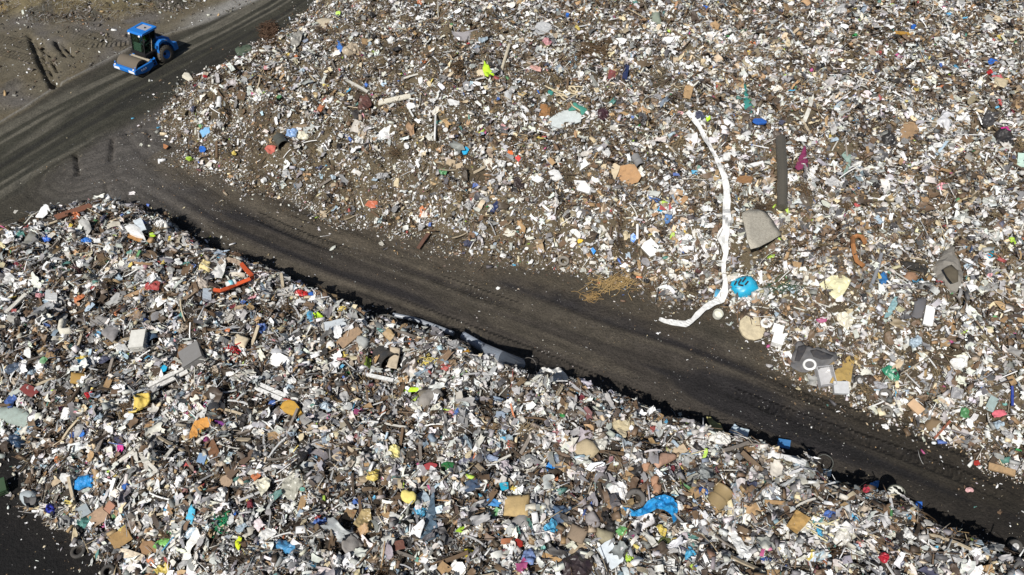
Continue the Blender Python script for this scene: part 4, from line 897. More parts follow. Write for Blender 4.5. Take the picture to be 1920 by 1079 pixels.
sc_ = MB(); sc_.box(-.34, .20, -.54, -.515, .06, .30); sc_.obj('screen', M_PLASTIC, tv, False, (.03, .035, .04))
F_('card','brown_card','cardboard',342,660,18,30,10,(.30,.18,.10),'brown card left of the grey television set')
F_('shard','cyan_scrap','scrap',307,690,16,15,-20,(.02,.40,.66),'bright cyan scrap left of the long white boards')
for dx_, dy_, lab in ((0,0,'long white board, upper one of a pair below the television'), (8,6,'long white board, lower one of a pair below the television')):
    B_('white_board','board',310+dx_,708+dy_,76,8,-27,(.70,.69,.66),lab)
F_('cushion','gold_cushion','cushion',146,710,28,20,5,(.36,.22,.06),'golden brown cushion on the left of the near heap')
F_('bag','navy_bag','plastic bag',25,690,30,28,-30,(.07,.10,.15),'navy blue sack at the left edge of the heap')
F_('shard','white_scrap','plastic sheet',51,662,13,20,-20,W,'white curved scrap right of the navy sack')
B_('pallet_slat','slat',30,569,52,8,-43,OW,'white slatted board standing at the left edge')
B_('wood_beam','beam',254,551,44,8,-23,(.42,.27,.15),'light brown beam in the middle of the left slope')
B_('wood_beam','beam',365,547,44,8,-38,(.30,.22,.15),'grey brown beam left of the orange beams',lift=.3)
B_('dark_plank','plank',291,587,14,42,15,(.11,.085,.055),'dark upright brown panel below the light brown beam')
F_('cushion','cream_pillow','cushion',452,639,24,20,25,(.68,.57,.40),'cream pillow in the middle of the near heap')
tangle('red_wire','wire',441,661,24,18,22,2.6,(.42,.02,.03),'tangled dark red wire below the cream pillow',.5)
F_('panel','appliance_cover','panel',523,676,36,26,25,W,'white appliance cover right of the red wire')
B_('wide_board','board',656,632,48,22,-40,(.32,.22,.14),'wide brown wooden board near the road side crest',thick=.08)
F_('lump','grey_boulder','stone',679,640,26,26,0,(.36,.37,.36),'round grey stone slab right of the wide brown board')
bk = barrel('black_tub','tub',722,672,44,42,50,(.045,.045,.045),'torn black tub with a cream lining near a tyre',taper=.75,up=.25)
F_('rug','cream_lining','lining',738,672,18,40,10,(.50,.42,.31),'cream lining board inside the torn black tub',lift=.5)
tyre(766,685,25,'black tyre right of the torn black tub',(.7,-.5),rim=True)
tangle('yellow_rope','rope',806,681,38,16,24,2.2,(.66,.54,.14),'loose yellow rope right of the black tyre',.6)
pipe('film_roll','plastic roll',[(737,592),(775,600),(812,613),(850,628)],8,(.27,.30,.34),'slack grey blue plastic tube along the crest',t1=10,lift=.25)
pipe('film_roll','plastic roll',[(868,632),(905,655),(940,672),(974,686)],17,(.29,.33,.39),'wide grey blue plastic roll end along the crest',n=14,lift=.55,t1=23)
ring('wire_hoop','hoop',990,688,34,1.4,(.16,.15,.14),'thin wire hoop standing at the end of the plastic roll',(.6,-.9),lift=.4)
F_('bag','white_sack','plastic bag',0,0,66,36,0,(.78,.77,.73),'huge bright white sack on the crest by the road',poly=[(1003,706),(1013,694),(1030,691),(1048,690),(1060,698),(1066,708),(1058,718),(1040,720),(1022,722),(1008,716)],lift=.3)
B_('white_lath','lath',712,708,52,7,12,W,'white lath lying across the middle of the near heap')
F_('shard','orange_scrap','scrap',873,661,13,12,0,(.72,.36,.03),'orange yellow scrap below the plastic roll')
# lower left
F_('card','red_folder','box',0,0,40,26,0,(.16,.03,.03),'dark red flat box with a bright red lid strip',poly=[(35,728),(50,720),(62,724),(74,735),(60,746),(44,738)])
F_('bag','red_ball','ball',168,741,17,15,0,(.50,.02,.03),'crushed red ball right of the dark red box')
F_('rug','grey_carpet','carpet',0,0,62,46,0,(.30,.36,.33),'grey green carpet at the left edge of the near heap',poly=[(-4,766),(20,762),(44,768),(60,782),(66,798),(52,806),(30,798),(8,792),(-4,786)])
F_('bag','navy_bag','plastic bag',32,828,34,26,5,(.02,.05,.10),'dark navy bag at the left edge, lower of two')
F_('panel','white_board','panel',137,843,31,22,-15,(.72,.76,.76),'clean bluish white panel on the lower left slope')
F_('shard','blue_scrap','scrap',152,814,15,14,0,(.03,.17,.58),'blue square scrap above the bluish white panel')
ych = F_('cloth','yellow_chair','chair',0,0,30,34,0,(.70,.52,.12),'yellow folding chair lying on its side',poly=[(253,744),(266,738),(281,738),(282,750),(276,760),(262,768),(252,764)],lift=.45)
for p_ in (([(254,740),(256,752),(252,768)]), ([(282,756),(268,766),(246,776)]), ([(262,764),(256,772),(242,774)])):
    q_ = pipe('chair_leg','x',p_,4,(.66,.50,.12),'x',lift=.3); del q_['category']; del q_['label']; q_.parent = ych; q_.matrix_parent_inverse = Matrix.Translation(-ych.location)
F_('sheet','orange_coat','coat',0,0,50,50,0,(.58,.28,.07),'crumpled orange coat on the near heap',poly=[(355,826),(355,810),(362,796),(370,782),(384,777),(400,777),(402,786),(394,800),(380,808),(368,822)],lift=.3,mat=M_MATTE,crumple=.08,wl=.35,cells=16)
F_('cloth','purple_rag','rag',414,794,28,10,10,(.20,.04,.24),'purple rag at the sleeve of the orange coat')
F_('disc','round_cushion','cushion',0,0,42,28,0,(.50,.29,.05),'mustard yellow round seat cushion',poly=[(525,764),(530,755),(540,750),(552,753),(561,764),(566,774),(558,780),(544,778),(532,772)],lift=.35,thick=.16)
for dx_, lab in ((0,'white board leading to the mustard cushion, upper one'), (-9,'white board leading to the mustard cushion, lower one')):
    B_('white_board','board',512+dx_,732-dx_*.7,54,7,24,W,lab)
for k_, (x_, y_, l_, a_) in enumerate(((250,846,52,-40),(268,858,50,70),(280,870,44,45),(258,874,50,80),(238,856,40,-35),(305,866,62,-52))):
    B_('broken_slat','slat',x_,y_,l_,7,a_,OW,'white slat of a broken lattice frame on the lower left slope'); COL.objects[-1]['group'] = 'slats of the broken white lattice'
B_('brown_beam','beam',452,872,70,13,-45,(.15,.10,.07),'long dark brown beam lying across the lower heap',thick=.13)
F_('disc','brown_disc','disc',424,902,24,22,0,(.36,.26,.18),'tan round board at the lower end of the brown beam')
F_('bag','blue_bag','plastic bag',0,0,42,32,0,(.02,.26,.62),'glossy sky blue bag pair on the lower left slope',poly=[(138,918),(142,902),(152,893),(166,890),(178,896),(180,908),(172,916),(158,914),(150,920)])
B_('white_profile','profile',210,914,36,7,-72,W,'white upright profile of a T shape',M_PLASTIC); B_('white_profile','profile',204,903,24,7,20,W,'white crosspiece of a T shape',M_PLASTIC)
F_('bag','royal_bag','plastic bag',95,955,21,22,0,(.015,.03,.32),'royal blue bag at the lower left foot of the heap')
F_('lump','grey_stone','concrete block',57,934,38,32,-25,(.40,.45,.47),'pale grey lump at the lower left foot')
F_('card','framed_board','panel',184,969,35,26,-35,(.36,.25,.17),'framed brown panel on the lower left slope')
F_('panel','plaid_board','panel',157,958,20,20,-30,(.30,.34,.36),'grey checked panel left of the framed brown panel')
crate('brown_box','box',212,952,18,14,5,(.34,.17,.11),'small brown box right of the framed panel',.6)
F_('sheet','cream_sheet','sheet',0,0,36,32,0,(.68,.65,.52),'folded cream sheet in the lower middle left',poly=[(473,904),(486,900),(498,896),(508,900),(506,912),(497,922),(490,930),(483,916)])
F_('film','clear_film','plastic film',546,914,44,54,30,(.55,.54,.46),'greyish translucent film right of the folded cream sheet')
tangle('green_rope','rope',417,982,22,36,46,2.4,(.02,.26,.11),'knot of green rope beside a white shard',.5)
F_('shard','white_shard','panel',431,974,17,24,20,W,'white shard right of the green rope')
F_('card','brown_board','board',0,0,38,30,0,(.26,.155,.08),'brown cardboard next to a green bag',poly=[(262,1026),(268,1015),(284,1014),(298,1020),(298,1036),(284,1043),(266,1041)])
F_('bag','green_bag','plastic bag',305,1020,28,24,0,(.20,.48,.12),'light green bag right of the brown cardboard')
F_('sheet','white_bag','plastic bag',0,0,34,70,0,(.74,.73,.69),'long white sack standing in the lower left',poly=[(342,1050),(344,1030),(350,1016),(362,1000),(370,986),(374,998),(372,1014),(362,1026),(358,1040),(358,1050)])
F_('cloth','lime_vest','vest',447,1018,13,28,5,(.62,.72,.03),'neon yellow vest scrap right of the long white sack')
F_('bag','blue_bag','plastic bag',536,1026,42,28,30,(.07,.27,.50),'blue plastic bag at the lower middle left')
tyre(147,1034,28,'black tyre lying on the bare dark soil',(0,-.1),colour=(.06,.058,.055),lift=.05)
tyre(203,1072,27,'black tyre at the bottom edge beside the heap foot',(0,-.2))
crate('green_crate','crate',6,917,18,22,0,(.035,.075,.035),'green crate at the left edge of the heap',.8)
F_('card','wood_sheet','board',226,1010,40,28,-35,(.30,.19,.08),'plywood sheet above the cream cloth')
F_('sheet','cream_cloth','cloth',246,1041,54,17,12,(.66,.57,.44),'long cream cloth fold left of the brown cardboard')
F_('cloth','cyan_rag','rag',358,966,15,40,5,(.10,.50,.72),'light cyan drape hanging in the lower left')
F_('card','brown_card','cardboard',398,842,20,32,-25,(.17,.085,.045),'dark brown upright card below the orange coat')
F_('panel','blue_card','panel',378,860,15,18,20,(.26,.40,.60),'pale blue card left of the brown beam')
F_('shard','magenta_rag','rag',225,841,14,20,25,MA,'magenta rag right of the bluish white panel')
# bottom middle
F_('cloth','lime_rag','rag',770,732,40,10,-8,LI,'lime green rag strip above a grey dome')
F_('lump','grey_dome','stone',0,0,50,34,0,(.28,.26,.235),'rounded grey dome like a boulder in the middle',poly=[(782,758),(788,742),(798,733),(812,729),(826,731),(832,740),(824,748),(812,752),(806,762),(794,764)])
F_('bag','yellow_foam','foam',739,848,26,28,20,(.74,.66,.28),'pale yellow foam lump in the lower middle')
F_('disc','lid_disc','lid',840,874,28,17,-8,(.02,.17,.05),'dark green oval lid beside a red one')
F_('disc','lid_disc','lid',806,874,28,12,-8,(.38,.05,.06),'dull red oval lid left of the green one')
F_('cushion','yellow_cushion','cushion',0,0,32,28,0,(.76,.65,.20),'bright yellow heart shaped cushion',poly=[(751,930),(753,921),(761,918),(768,922),(775,921),(781,928),(780,938),(773,946),(762,944),(754,938)],lift=.3)
F_('cloth','denim_jeans','trousers',885,909,40,30,-10,(.045,.075,.13),'crumpled dark blue jeans in the lower middle')
F_('shard','cyan_mask','scrap',944,912,20,19,30,(.02,.36,.52),'cyan pointed scrap right of the jeans')
F_('cloth','blue_cloth','cloth',924,942,34,14,5,(.06,.25,.55),'blue folded cloth left of the square tan cushion')
F_('cushion','tan_cushion','cushion',0,0,52,42,0,(.50,.36,.17),'square tan cushion in the lower middle',poly=[(944,966),(946,948),(948,930),(962,929),(994,927),(992,948),(990,968),(966,968)],lift=.4)
F_('film','blue_film','plastic film',0,0,38,80,0,(.08,.13,.18),'dark blue translucent film sheet draped downwards',poly=[(787,1014),(792,996),(798,975),(803,950),(808,930),(814,922),(816,950),(818,975),(822,995),(826,1006),(806,1016)],mat=M_PLASTIC)
F_('shard','lime_scrap','scrap',864,993,26,13,-20,(.40,.66,.05),'lime green bone shaped scrap')
F_('rug','grey_tube','carpet',0,0,50,50,0,(.30,.28,.26),'grey curved shell with a cream inside at the bottom',poly=[(640,990),(652,992),(662,1006),(676,1014),(682,1022),(668,1034),(650,1038),(640,1030)])
F_('sheet','tan_hat','cloth',0,0,44,46,0,(.38,.29,.14),'tan folded fabric left of the dark film',poly=[(662,982),(672,968),(678,954),(694,954),(696,970),(700,990),(688,998),(674,992)])
F_('cushion','tan_pad','cushion',0,0,54,34,0,(.44,.36,.23),'beige square pad on the right middle slope',poly=[(1072,842),(1084,830),(1098,822),(1112,828),(1124,846),(1112,858),(1092,862),(1080,856)],lift=.3)
F_('shard','white_blue_sheet','plastic sheet',1117,876,38,22,-10,(.74,.77,.80),'white sheet with a blue mark below the beige pad')
F_('shard','blue_scrap','scrap',1029,876,20,22,20,(.02,.22,.62),'bright blue scrap left of the beige pad')
F_('card','camo_sheet','carpet',0,0,66,26,0,(.62,.53,.34),'torn cream and brown carpet near the crest',poly=[(1130,798),(1144,793),(1160,788),(1178,792),(1193,790),(1193,804),(1180,808),(1165,812),(1150,806),(1138,804)])
F_('lump','pink_pad','cushion',0,0,50,24,0,(.50,.31,.22),'pinkish beige folded pad on the right slope',poly=[(1226,870),(1230,856),(1240,849),(1258,850),(1272,858),(1258,866),(1246,872),(1234,878)])
for x_, y_, lab in ((1210,876,'terracotta brown lump, upper left of three'),(1228,900,'terracotta brown lump, middle of three'),(1232,918,'terracotta brown lump, lowest of three')): F_('lump','brown_lump','pot piece',x_,y_,18,24,20,(.42,.24,.15),lab)
F_('bag','white_bag','plastic bag',0,0,66,40,0,(.78,.77,.76),'large white fabric bag left of the blue tarp',poly=[(1132,918),(1146,908),(1160,904),(1172,902),(1180,914),(1192,922),(1178,932),(1166,942),(1150,940),(1138,930)])
tyre(1192,935,38,'half buried grey tyre under the blue tarp edge',(-.3,-.9),colour=(.11,.105,.10))
F_('sheet','blue_tarp','tarpaulin',0,0,110,54,0,(.02,.27,.58),'large bright blue tarp on the right of the near heap',poly=[(1161,958),(1172,954),(1190,960),(1206,952),(1214,940),(1228,932),(1246,926),(1262,932),(1271,948),(1270,972),(1262,984),(1258,968),(1246,958),(1232,954),(1216,962),(1196,970),(1174,970)],lift=.45,crumple=.24,wl=.24,cells=30)
F_('lump','grey_stone','stone',1110,974,30,38,-10,(.28,.26,.26),'grey oblong stone below the white fabric bag')
F_('cushion','brown_square','cushion',1082,1001,32,30,20,(.25,.19,.135),'brown square pad below the grey oblong stone')
F_('lump','striped_basket','basket',1134,1004,44,32,10,(.30,.27,.18),'grey and tan basket half right of the brown pad')
F_('bag','green_bag','bag',1167,996,26,22,-20,(.13,.36,.12),'green shoe like bag right of the basket')
F_('shard','magenta_scrap','scrap',1189,1006,14,9,0,MA,'magenta scrap right of the green bag')
F_('bag','dark_jacket','coat',0,0,76,50,0,(.03,.02,.024),'black purple jacket at the bottom edge',poly=[(1040,1066),(1056,1050),(1070,1044),(1080,1036),(1092,1050),(1110,1054),(1116,1066),(1100,1082),(1060,1084)])
F_('panel','white_blue_board','panel',1145,1040,32,48,-35,(.72,.78,.82),'white panel with blue print at the bottom')
B_('wood_stick','stick',1040,1049,62,9,20,(.50,.31,.14),'light wooden stick at the bottom left of the black jacket')
F_('shard','red_scrap','scrap',970,1020,18,20,-30,(.42,.03,.02),'red triangular scrap above a blue glove')
F_('cloth','blue_glove','glove',990,1044,28,32,10,(.18,.26,.48),'pale blue crumpled glove at the bottom')
F_('bag','olive_bag','bag',1243,1019,36,32,20,(.09,.11,.03),'olive green bag at the bottom right of centre')
F_('shard','teal_cup','cup',1017,1028,13,18,0,(.30,.66,.60),'white and teal cup right of the red scrap')
F_('card','brown_mat','mat',742,1024,32,18,-15,(.14,.06,.045),'dark reddish brown mat at the bottom')
F_('cloth','denim_rag','trousers',1050,966,46,38,10,(.07,.12,.20),'faded denim heap right of the tan cushion')
F_('bag','yellow_bag','bag',882,1038,26,18,10,(.60,.50,.03),'crumpled yellow bag at the bottom middle')
F_('lump','grey_cushion','cushion',975,982,42,34,0,(.30,.29,.28),'grey soft lump below the tan cushion')
F_('bag','film_bag','plastic bag',1120,835,40,26,0,(.52,.51,.46),'clear greyish bag beside the beige pad')
# right end
F_('cloth','olive_cloth','cloth',0,0,34,36,0,(.34,.32,.13),'olive cloth standing on the crest by the road',poly=[(1324,782),(1334,784),(1342,790),(1352,796),(1358,808),(1348,814),(1336,812),(1332,798)],lift=.55)
F_('panel','pale_board','panel',1390,810,27,15,14,(.50,.60,.66),'pale blue board sticking out on the crest',lift=.5); F_('panel','pale_board','panel',1376,805,10,18,35,(.42,.52,.60),'narrow pale blue board leaning left of the wider one',lift=.5)
F_('panel','blue_board','panel',1470,832,24,16,10,(.05,.20,.45),'blue panel on the crest above a white board',lift=.45)
ribbon('white_board','board',[(1440,855,9),(1462,856,11),(1486,860,11),(1512,868,10)],W,'long curved white board on the road side crest',M_PLASTIC,.45,.05,.0)
F_('bag','white_bag','plastic bag',1348,822,42,20,10,(.76,.74,.68),'white bag below the olive cloth')
ring('dark_hoop','hoop',1546,868,30,2.2,(.025,.03,.025),'dark hoop standing on the crest',(-.5,-.9),lift=.5)
F_('panel','pale_board','panel',1545,886,26,13,5,(.48,.58,.64),'pale blue board below the dark hoop')
F_('bag','blue_bag','bag',1640,909,20,14,-10,(.03,.24,.62),'blue bag near the crest beside a red one',lift=.35); F_('bag','red_bag','bag',1626,916,17,14,0,(.55,.05,.08),'red bag left of the blue one on the crest',lift=.35)
barrel('round_barrel','barrel',1680,925,24,30,60,(.20,.21,.17),'olive grey barrel at the crest on the right',taper=1,lift=.35)
F_('panel','blue_scrap','scrap',1723,948,12,14,0,(.03,.15,.55),'blue scrap on the far right crest')
F_('card','tan_square','cardboard',0,0,46,44,0,(.40,.25,.09),'tan square cardboard on the right slope',poly=[(1474,986),(1484,972),(1493,956),(1506,964),(1520,972),(1510,986),(1494,1001),(1484,994)],lift=.35)
tangle('cream_lattice','lattice',1532,990,46,40,18,3.0,(.66,.60,.38),'fanned cream slats right of the tan square',1.1,20)
br_ = barrel('brown_barrel','barrel',1346,936,44,40,-55,(.30,.22,.11),'brown barrel half buried on the right slope',taper=.9,lift=.1)
F_('bag','pink_ball','ball',1441,1025,20,18,0,(.66,.27,.42),'pink deflated ball low on the right slope')
F_('bag','red_cloth','cloth',1657,1045,22,20,30,(.40,.01,.03),'dark red cloth low on the right slope'); F_('bag','coral_bag','bag',1613,1020,20,14,0,(.62,.26,.24),'coral pink bag left of the dark red cloth')
F_('sheet','white_sheet','plastic sheet',0,0,40,60,0,W,'long white sheet low on the right slope',poly=[(1368,1002),(1378,996),(1386,1008),(1396,1022),(1408,1024),(1410,1042),(1400,1052),(1386,1040),(1376,1024)])
F_('sheet','white_sheet','plastic sheet',0,0,26,44,0,(.76,.75,.68),'upright white sheet above the long one',poly=[(1390,994),(1393,972),(1397,956),(1406,964),(1408,980),(1402,994)])
tyre(1903,1025,27,'dark wheel standing in shade at the right edge',(0,-1.0),rim=True,lift=.3)
B_('brown_lath','lath',1456,943,44,7,5,(.46,.29,.14),'light brown lath on the right slope')
B_('brown_lath','lath',1415,870,66,9,42,(.20,.14,.09),'long grey brown lath crossing the right slope')
F_('bag','grey_bag','plastic bag',1320,890,36,36,30,(.27,.29,.29),'grey bag beside the brown barrel')
F_('bag','white_bag','plastic bag',1580,1005,32,36,0,(.60,.58,.53),'dirty white sack on the right slope')
F_('shard','pale_sheet','plastic sheet',1835,1016,28,14,35,(.46,.56,.62),'pale blue sheet in the shade at the right end')

# ------------------------------------------------------------------ more single pieces: each an object, kinds copied round the heaps
def unit_slab(kind, aspect, thick, puff, crumple, wl, seed, cells=6):
    P = outline(0, 0, 1, aspect, 0, kind, seed); return slab(np.c_[P, np.zeros(len(P))], np.array([0., 0, 1]), thick, puff, crumple, wl, cells, seed)
def bent_stick(seed, w=.07, h=.04):
    r = random.Random(seed); b = r.uniform(-.07, .07); V = [(u, b*(1-4*u*u)+y*w/2, z*h/2) for u in (-.5, -.15, .2, .5) for y, z in ((-1, -1), (1, -1), (1, 1), (-1, 1))]
    return V, [(i*4+j, i*4+(j+1) % 4, i*4+4+(j+1) % 4, i*4+4+j) for i in range(3) for j in range(4)]+[(3, 2, 1, 0), (12, 13, 14, 15)]
def lathe_mesh(prof, n=12, ax='x'):
    mb = MB(); mb.lathe(prof, (0, 0, 0), ax, n); return mb.v, mb.f
def tuft(seed, n=14):
    r = random.Random(seed); mb = MB()
    for i in range(n):
        a = r.gauss(0, .7); L = r.uniform(.5, 1.1); x, y, z = r.gauss(0, .12), r.gauss(0, .12), r.uniform(0, .15); c = r.uniform(-.3, .3)
        mb.tube([(x+math.cos(a)*L*(u-.5)-math.sin(a)*c*(1-4*(u-.5)**2), y+math.sin(a)*L*(u-.5)+math.cos(a)*c*(1-4*(u-.5)**2), z+r.uniform(-.05, .08)) for u in (0, .33, .66, 1)], .012, 3)
    return mb.v, mb.f
# name, category, noun, meshes, material, smooth, size range, near count, far count, colours (word, rgb, share)
GREYS = [('grey', MG, 2), ('pale grey', LG, 3), ('dark grey', DG, 1)]
dl_ = lambda c, k=.22: tuple(a*(1-k)+b*k for a, b in zip(c, (.26, .24, .21)))
BRIGHT = [(w, dl_(c), k*.55) for w, c, k in (('blue', BL, 2), ('pale blue', PB, 2.6), ('cyan', CY, 1), ('teal', TE, 1), ('green', GR, .7), ('lime green', LI, .35), ('yellow', YE, .8), ('orange', OR, .7), ('red', RD, .9), ('pink', PK, .8), ('navy', NV, 1.2))]
KINDS_ = [
 ('foam_chunk', 'foam', 'foam chunk', [unit_slab('shard', a, t, .03, .02, .3, s) for a, t, s in ((.7, .16, 1), (.5, .22, 2), (.8, .10, 3), (.4, .2, 4))], M_MATTE, False, (.28, .55), 120, 150, [('white', W, 5), ('off-white', OW, 2), ('cream', CR, 1)]),
 ('plastic_bag', 'plastic bag', 'crumpled plastic bag', [unit_slab('torn', a, .05, .12, .24, .26, s, 9) for a, s in ((.8, 11), (.6, 12), (.9, 13), (.7, 14))], M_PLASTIC, False, (.38, .8), 150, 110, [('white', W, 5), ('grey', LG, 2.5), ('black', BK, 2)]+[(a, b, c*.5) for a, b, c in BRIGHT]),
 ('plastic_sheet', 'plastic sheet', 'torn plastic sheet', [unit_slab('torn', a, .012, 0, .14, .35, s) for a, s in ((.7, 21), (.5, 22), (.85, 23), (.4, 24))], M_PLASTIC, False, (.4, .85), 150, 110, [('white', W, 4)]+GREYS+[('beige', CR, 1)]+[(a, b, c*.3) for a, b, c in BRIGHT]),
 ('cardboard_piece', 'cardboard', 'piece of cardboard', [unit_slab('rect', a, .03, 0, .06, .5, s) for a, s in ((.8, 31), (.6, 32), (.45, 33))], M_MATTE, False, (.35, .7), 120, 90, [('tan', TAN, 3), ('brown', BR, 3), ('dark brown', DB, 2), ('beige', (.48, .38, .26), 2)]),
 ('wooden_plank', 'plank', 'splintered plank', [bent_stick(s, w, .04) for s, w in ((41, .08), (42, .11), (43, .06))], M_WOOD, False, (.7, 1.7), 140, 90, [('brown', BR, 3), ('grey', (.26, .23, .2), 3), ('pale', (.5, .42, .3), 2), ('dark', DB, 2)]),
 ('plastic_strip', 'plastic strip', 'narrow plastic strip', [bent_stick(s, w, .025) for s, w in ((51, .05), (52, .07), (53, .09))], M_PLASTIC, False, (.5, 1.3), 130, 80, [('white', W, 4), ('off-white', OW, 2), ('grey', LG, 2)]),
 ('cloth_rag', 'rag', 'crumpled rag', [unit_slab('torn', a, .03, .06, .24, .28, s, 9) for a, s in ((.8, 61), (.6, 62), (.5, 63))], M_MATTE, False, (.3, .65), 120, 90, [('brown', BR, 2), ('grey', MG, 3), ('maroon', MR, 1), ('dark', BK, 2), ('beige', (.45, .38, .3), 2)]+[(a, b, c*.6) for a, b, c in BRIGHT]),
 ('plastic_tub', 'tub', 'small plastic tub', [lathe_mesh([(.001, -.35), (.38, -.35), (.48, .35), (.5, .36), (.44, .34), (.34, -.3), (.001, -.3)], 14, 'z')], M_PLASTIC, False, (.26, .40), 30, 20, [('white', W, 4), ('grey', MG, 2), ('blue', BL, 1), ('black', BK, 1), ('green', GR, .6), ('red', RD, .5)]),
 ('plastic_bottle', 'bottle', 'empty bottle', [lathe_mesh([(.001, -.5), (.14, -.49), (.15, -.4), (.15, .1), (.12, .25), (.05, .38), (.05, .5), (.001, .5)], 10)], M_PLASTIC, True, (.26, .38), 40, 25, [('white', W, 4), ('pale blue', PB, 2), ('green', GR, 1), ('blue', BL, 1)]),
 ('brush_tuft', 'brush', 'tuft of twigs', [tuft(s) for s in (71, 72, 73)], M_MATTE, False, (.5, 1.1), 40, 150, [('brown', (.12, .075, .04), 3), ('dry', (.24, .18, .10), 2), ('dark', (.05, .035, .025), 2)]),
]
def heap_points(A, n, rng_, margin, near):
    out = []
    while len(out) < n:
        if near: x, y = rng_.uniform(-34, 24, 4000), rng_.uniform(12, 40, 4000)
        else: x, y = rng_.uniform(-32, 50, 4000), rng_.uniform(18, 74, 4000)
        ok = sample(A.astype(float), x, y) > .25; h = height(x, y); px, py, dep = w2p(np.stack([x, y, h], -1))
        ok &= (px > -margin) & (px < 1920+margin) & (py > -margin) & (py < 1079+margin) & (sample(COVER.astype(float), x, y) < .05)
        if not near: ok &= rng_.random(4000) < np.clip(1.2-dep/85, .25, 1)
        out += list(np.stack([x[ok], y[ok], h[ok]], 1))
    return out[:n]
def scatter_kind(name, cat, noun, meshes, m, sm, size, n_near, n_far, cols):
    protos = {}; tot = sum(c[2] for c in cols)
    for near, n, A, where in ((True, n_near, d_near_w, 'near heap'), (False, n_far, d_far_w, 'far heap')):
        for (x, y, h) in heap_points(A, n, rng, 10, near):
            t = rng.random()*tot; k = 0
            while t > cols[k][2] and k < len(cols)-1: t -= cols[k][2]; k += 1
            word, rgb, _ = cols[k]; v = int(rng.integers(len(meshes)))
            if v not in protos: protos[v] = mesh_obj(name, meshes[v][0], meshes[v][1], m, None, sm); o = protos[v]
            else: o = protos[v].copy(); COL.objects.link(o)
            s = rng.uniform(*size)*(1.0 if near else .92); nn = normal_at(x, y, .5)+np.r_[rng.normal(0, .28, 2), 0]
            q = Vector(nn).to_track_quat('Z', 'Y').to_matrix() @ Matrix.Rotation(rng.uniform(0, 6.28), 3, 'Z')
            if name in ('plastic_tub',): q = q @ Matrix.Rotation(rng.choice([.0, 1.3, 1.7, 2.6]), 3, 'X')
            o.rotation_euler = q.to_euler(); o.location = (x, y, h+rng.uniform(.12, .24)); o.scale = (s, s*rng.uniform(.8, 1.15), s)
            j = rng.uniform(.82, 1.08); o.color = (min(rgb[0]*j, .84), min(rgb[1]*j, .84), min(rgb[2]*j, .84), 1)
            thing(o, f'{word} {noun} lying among the litter of the {where}', cat, f'{word} {noun}s on the {where}')
            w_ = s*.4; cover([(x-w_, y-w_*.6), (x+w_, y-w_*.6), (x+w_, y+w_*.6), (x-w_, y+w_*.6)])
for args in KINDS_: scatter_kind(*args)

# ------------------------------------------------------------------ the litter nobody could count
def build_bits(name, templates, which, pos, R, S, colr, m, label=None):
    """one mesh of many small pieces; templates are (verts, triangles)"""
    VV, TT, CC = [], [], []; off = 0
    for t, (tv, tf) in enumerate(templates):
        k = np.nonzero(which == t)[0]
        if not len(k): continue
        tv = np.asarray(tv, np.float32); tf = np.asarray(tf, np.int64)
        v = np.einsum('nij,nvj->nvi', R[k], tv[None]*S[k][:, None, :]) + pos[k][:, None, :]
        VV.append(v.reshape(-1, 3)); TT.append((tf[None]+(np.arange(len(k))*len(tv))[:, None, None]+off).reshape(-1, 3)); CC.append(np.repeat(colr[k], len(tv), 0)); off += len(k)*len(tv)
    V = np.concatenate(VV).astype(np.float32); T = np.concatenate(TT).astype(np.int32); C_ = np.concatenate(CC)
    me = bpy.data.meshes.new(name); me.vertices.add(len(V)); me.loops.add(T.size); me.polygons.add(len(T))
    me.vertices.foreach_set('co', V.ravel()); me.loops.foreach_set('vertex_index', T.ravel()); me.polygons.foreach_set('loop_start', np.arange(0, T.size, 3, dtype=np.int32)); me.update(calc_edges=True)
    a = me.attributes.new('tint', 'FLOAT_COLOR', 'POINT'); a.data.foreach_set('color', np.c_[C_, np.ones(len(C_))].astype(np.float32).ravel())
    me.materials.append(m); o = bpy.data.objects.new(name, me); COL.objects.link(o); o['kind'] = 'stuff'
    if label: o['label'] = label
    return o
def tri(F): return [(f[0], f[i], f[i+1]) for f in F for i in range(1, len(f)-1)]
tr = np.random.default_rng(5)
def t_shard():
    n = int(tr.integers(4, 8)); t = np.sort((np.arange(n)+tr.uniform(-.35, .35, n))/n*2*math.pi); k = tr.uniform(.20, .62, n)
    v = [(0, 0, tr.uniform(-.06, .1))]+[(math.cos(a)*q, math.sin(a)*q*tr.uniform(.5, 1), tr.normal(0, .10)) for a, q in zip(t, k)]; return v, [(0, i+1, (i+1) % n+1) for i in range(n)]
def t_sheet():
    g = [(x*.48+tr.normal(0, .11), y*.42+tr.normal(0, .11), tr.normal(0, .15)) for y in (-1, -.33, .33, 1) for x in (-1, -.33, .33, 1)]
    return g, tri([(j*4+i, j*4+i+1, j*4+i+5, j*4+i+4) for j in range(3) for i in range(3)])
def t_chunk():
    a, b, c = .5, tr.uniform(.25, .45), tr.uniform(.1, .3); v = [(x*a+tr.normal(0, .05), y*b+tr.normal(0, .05), z*c+tr.normal(0, .03)) for z in (-1, 1) for x, y in ((-1, -1), (1, -1), (1, 1), (-1, 1))]
    return v, tri([(3,2,1,0),(4,5,6,7),(0,1,5,4),(1,2,6,5),(2,3,7,6),(3,0,4,7)])
def t_stick(w):
    v, f = bent_stick(int(tr.integers(1e6)), w, w*.6); return [(x, y+tr.normal(0, .006), z) for x, y, z in v], tri(f)
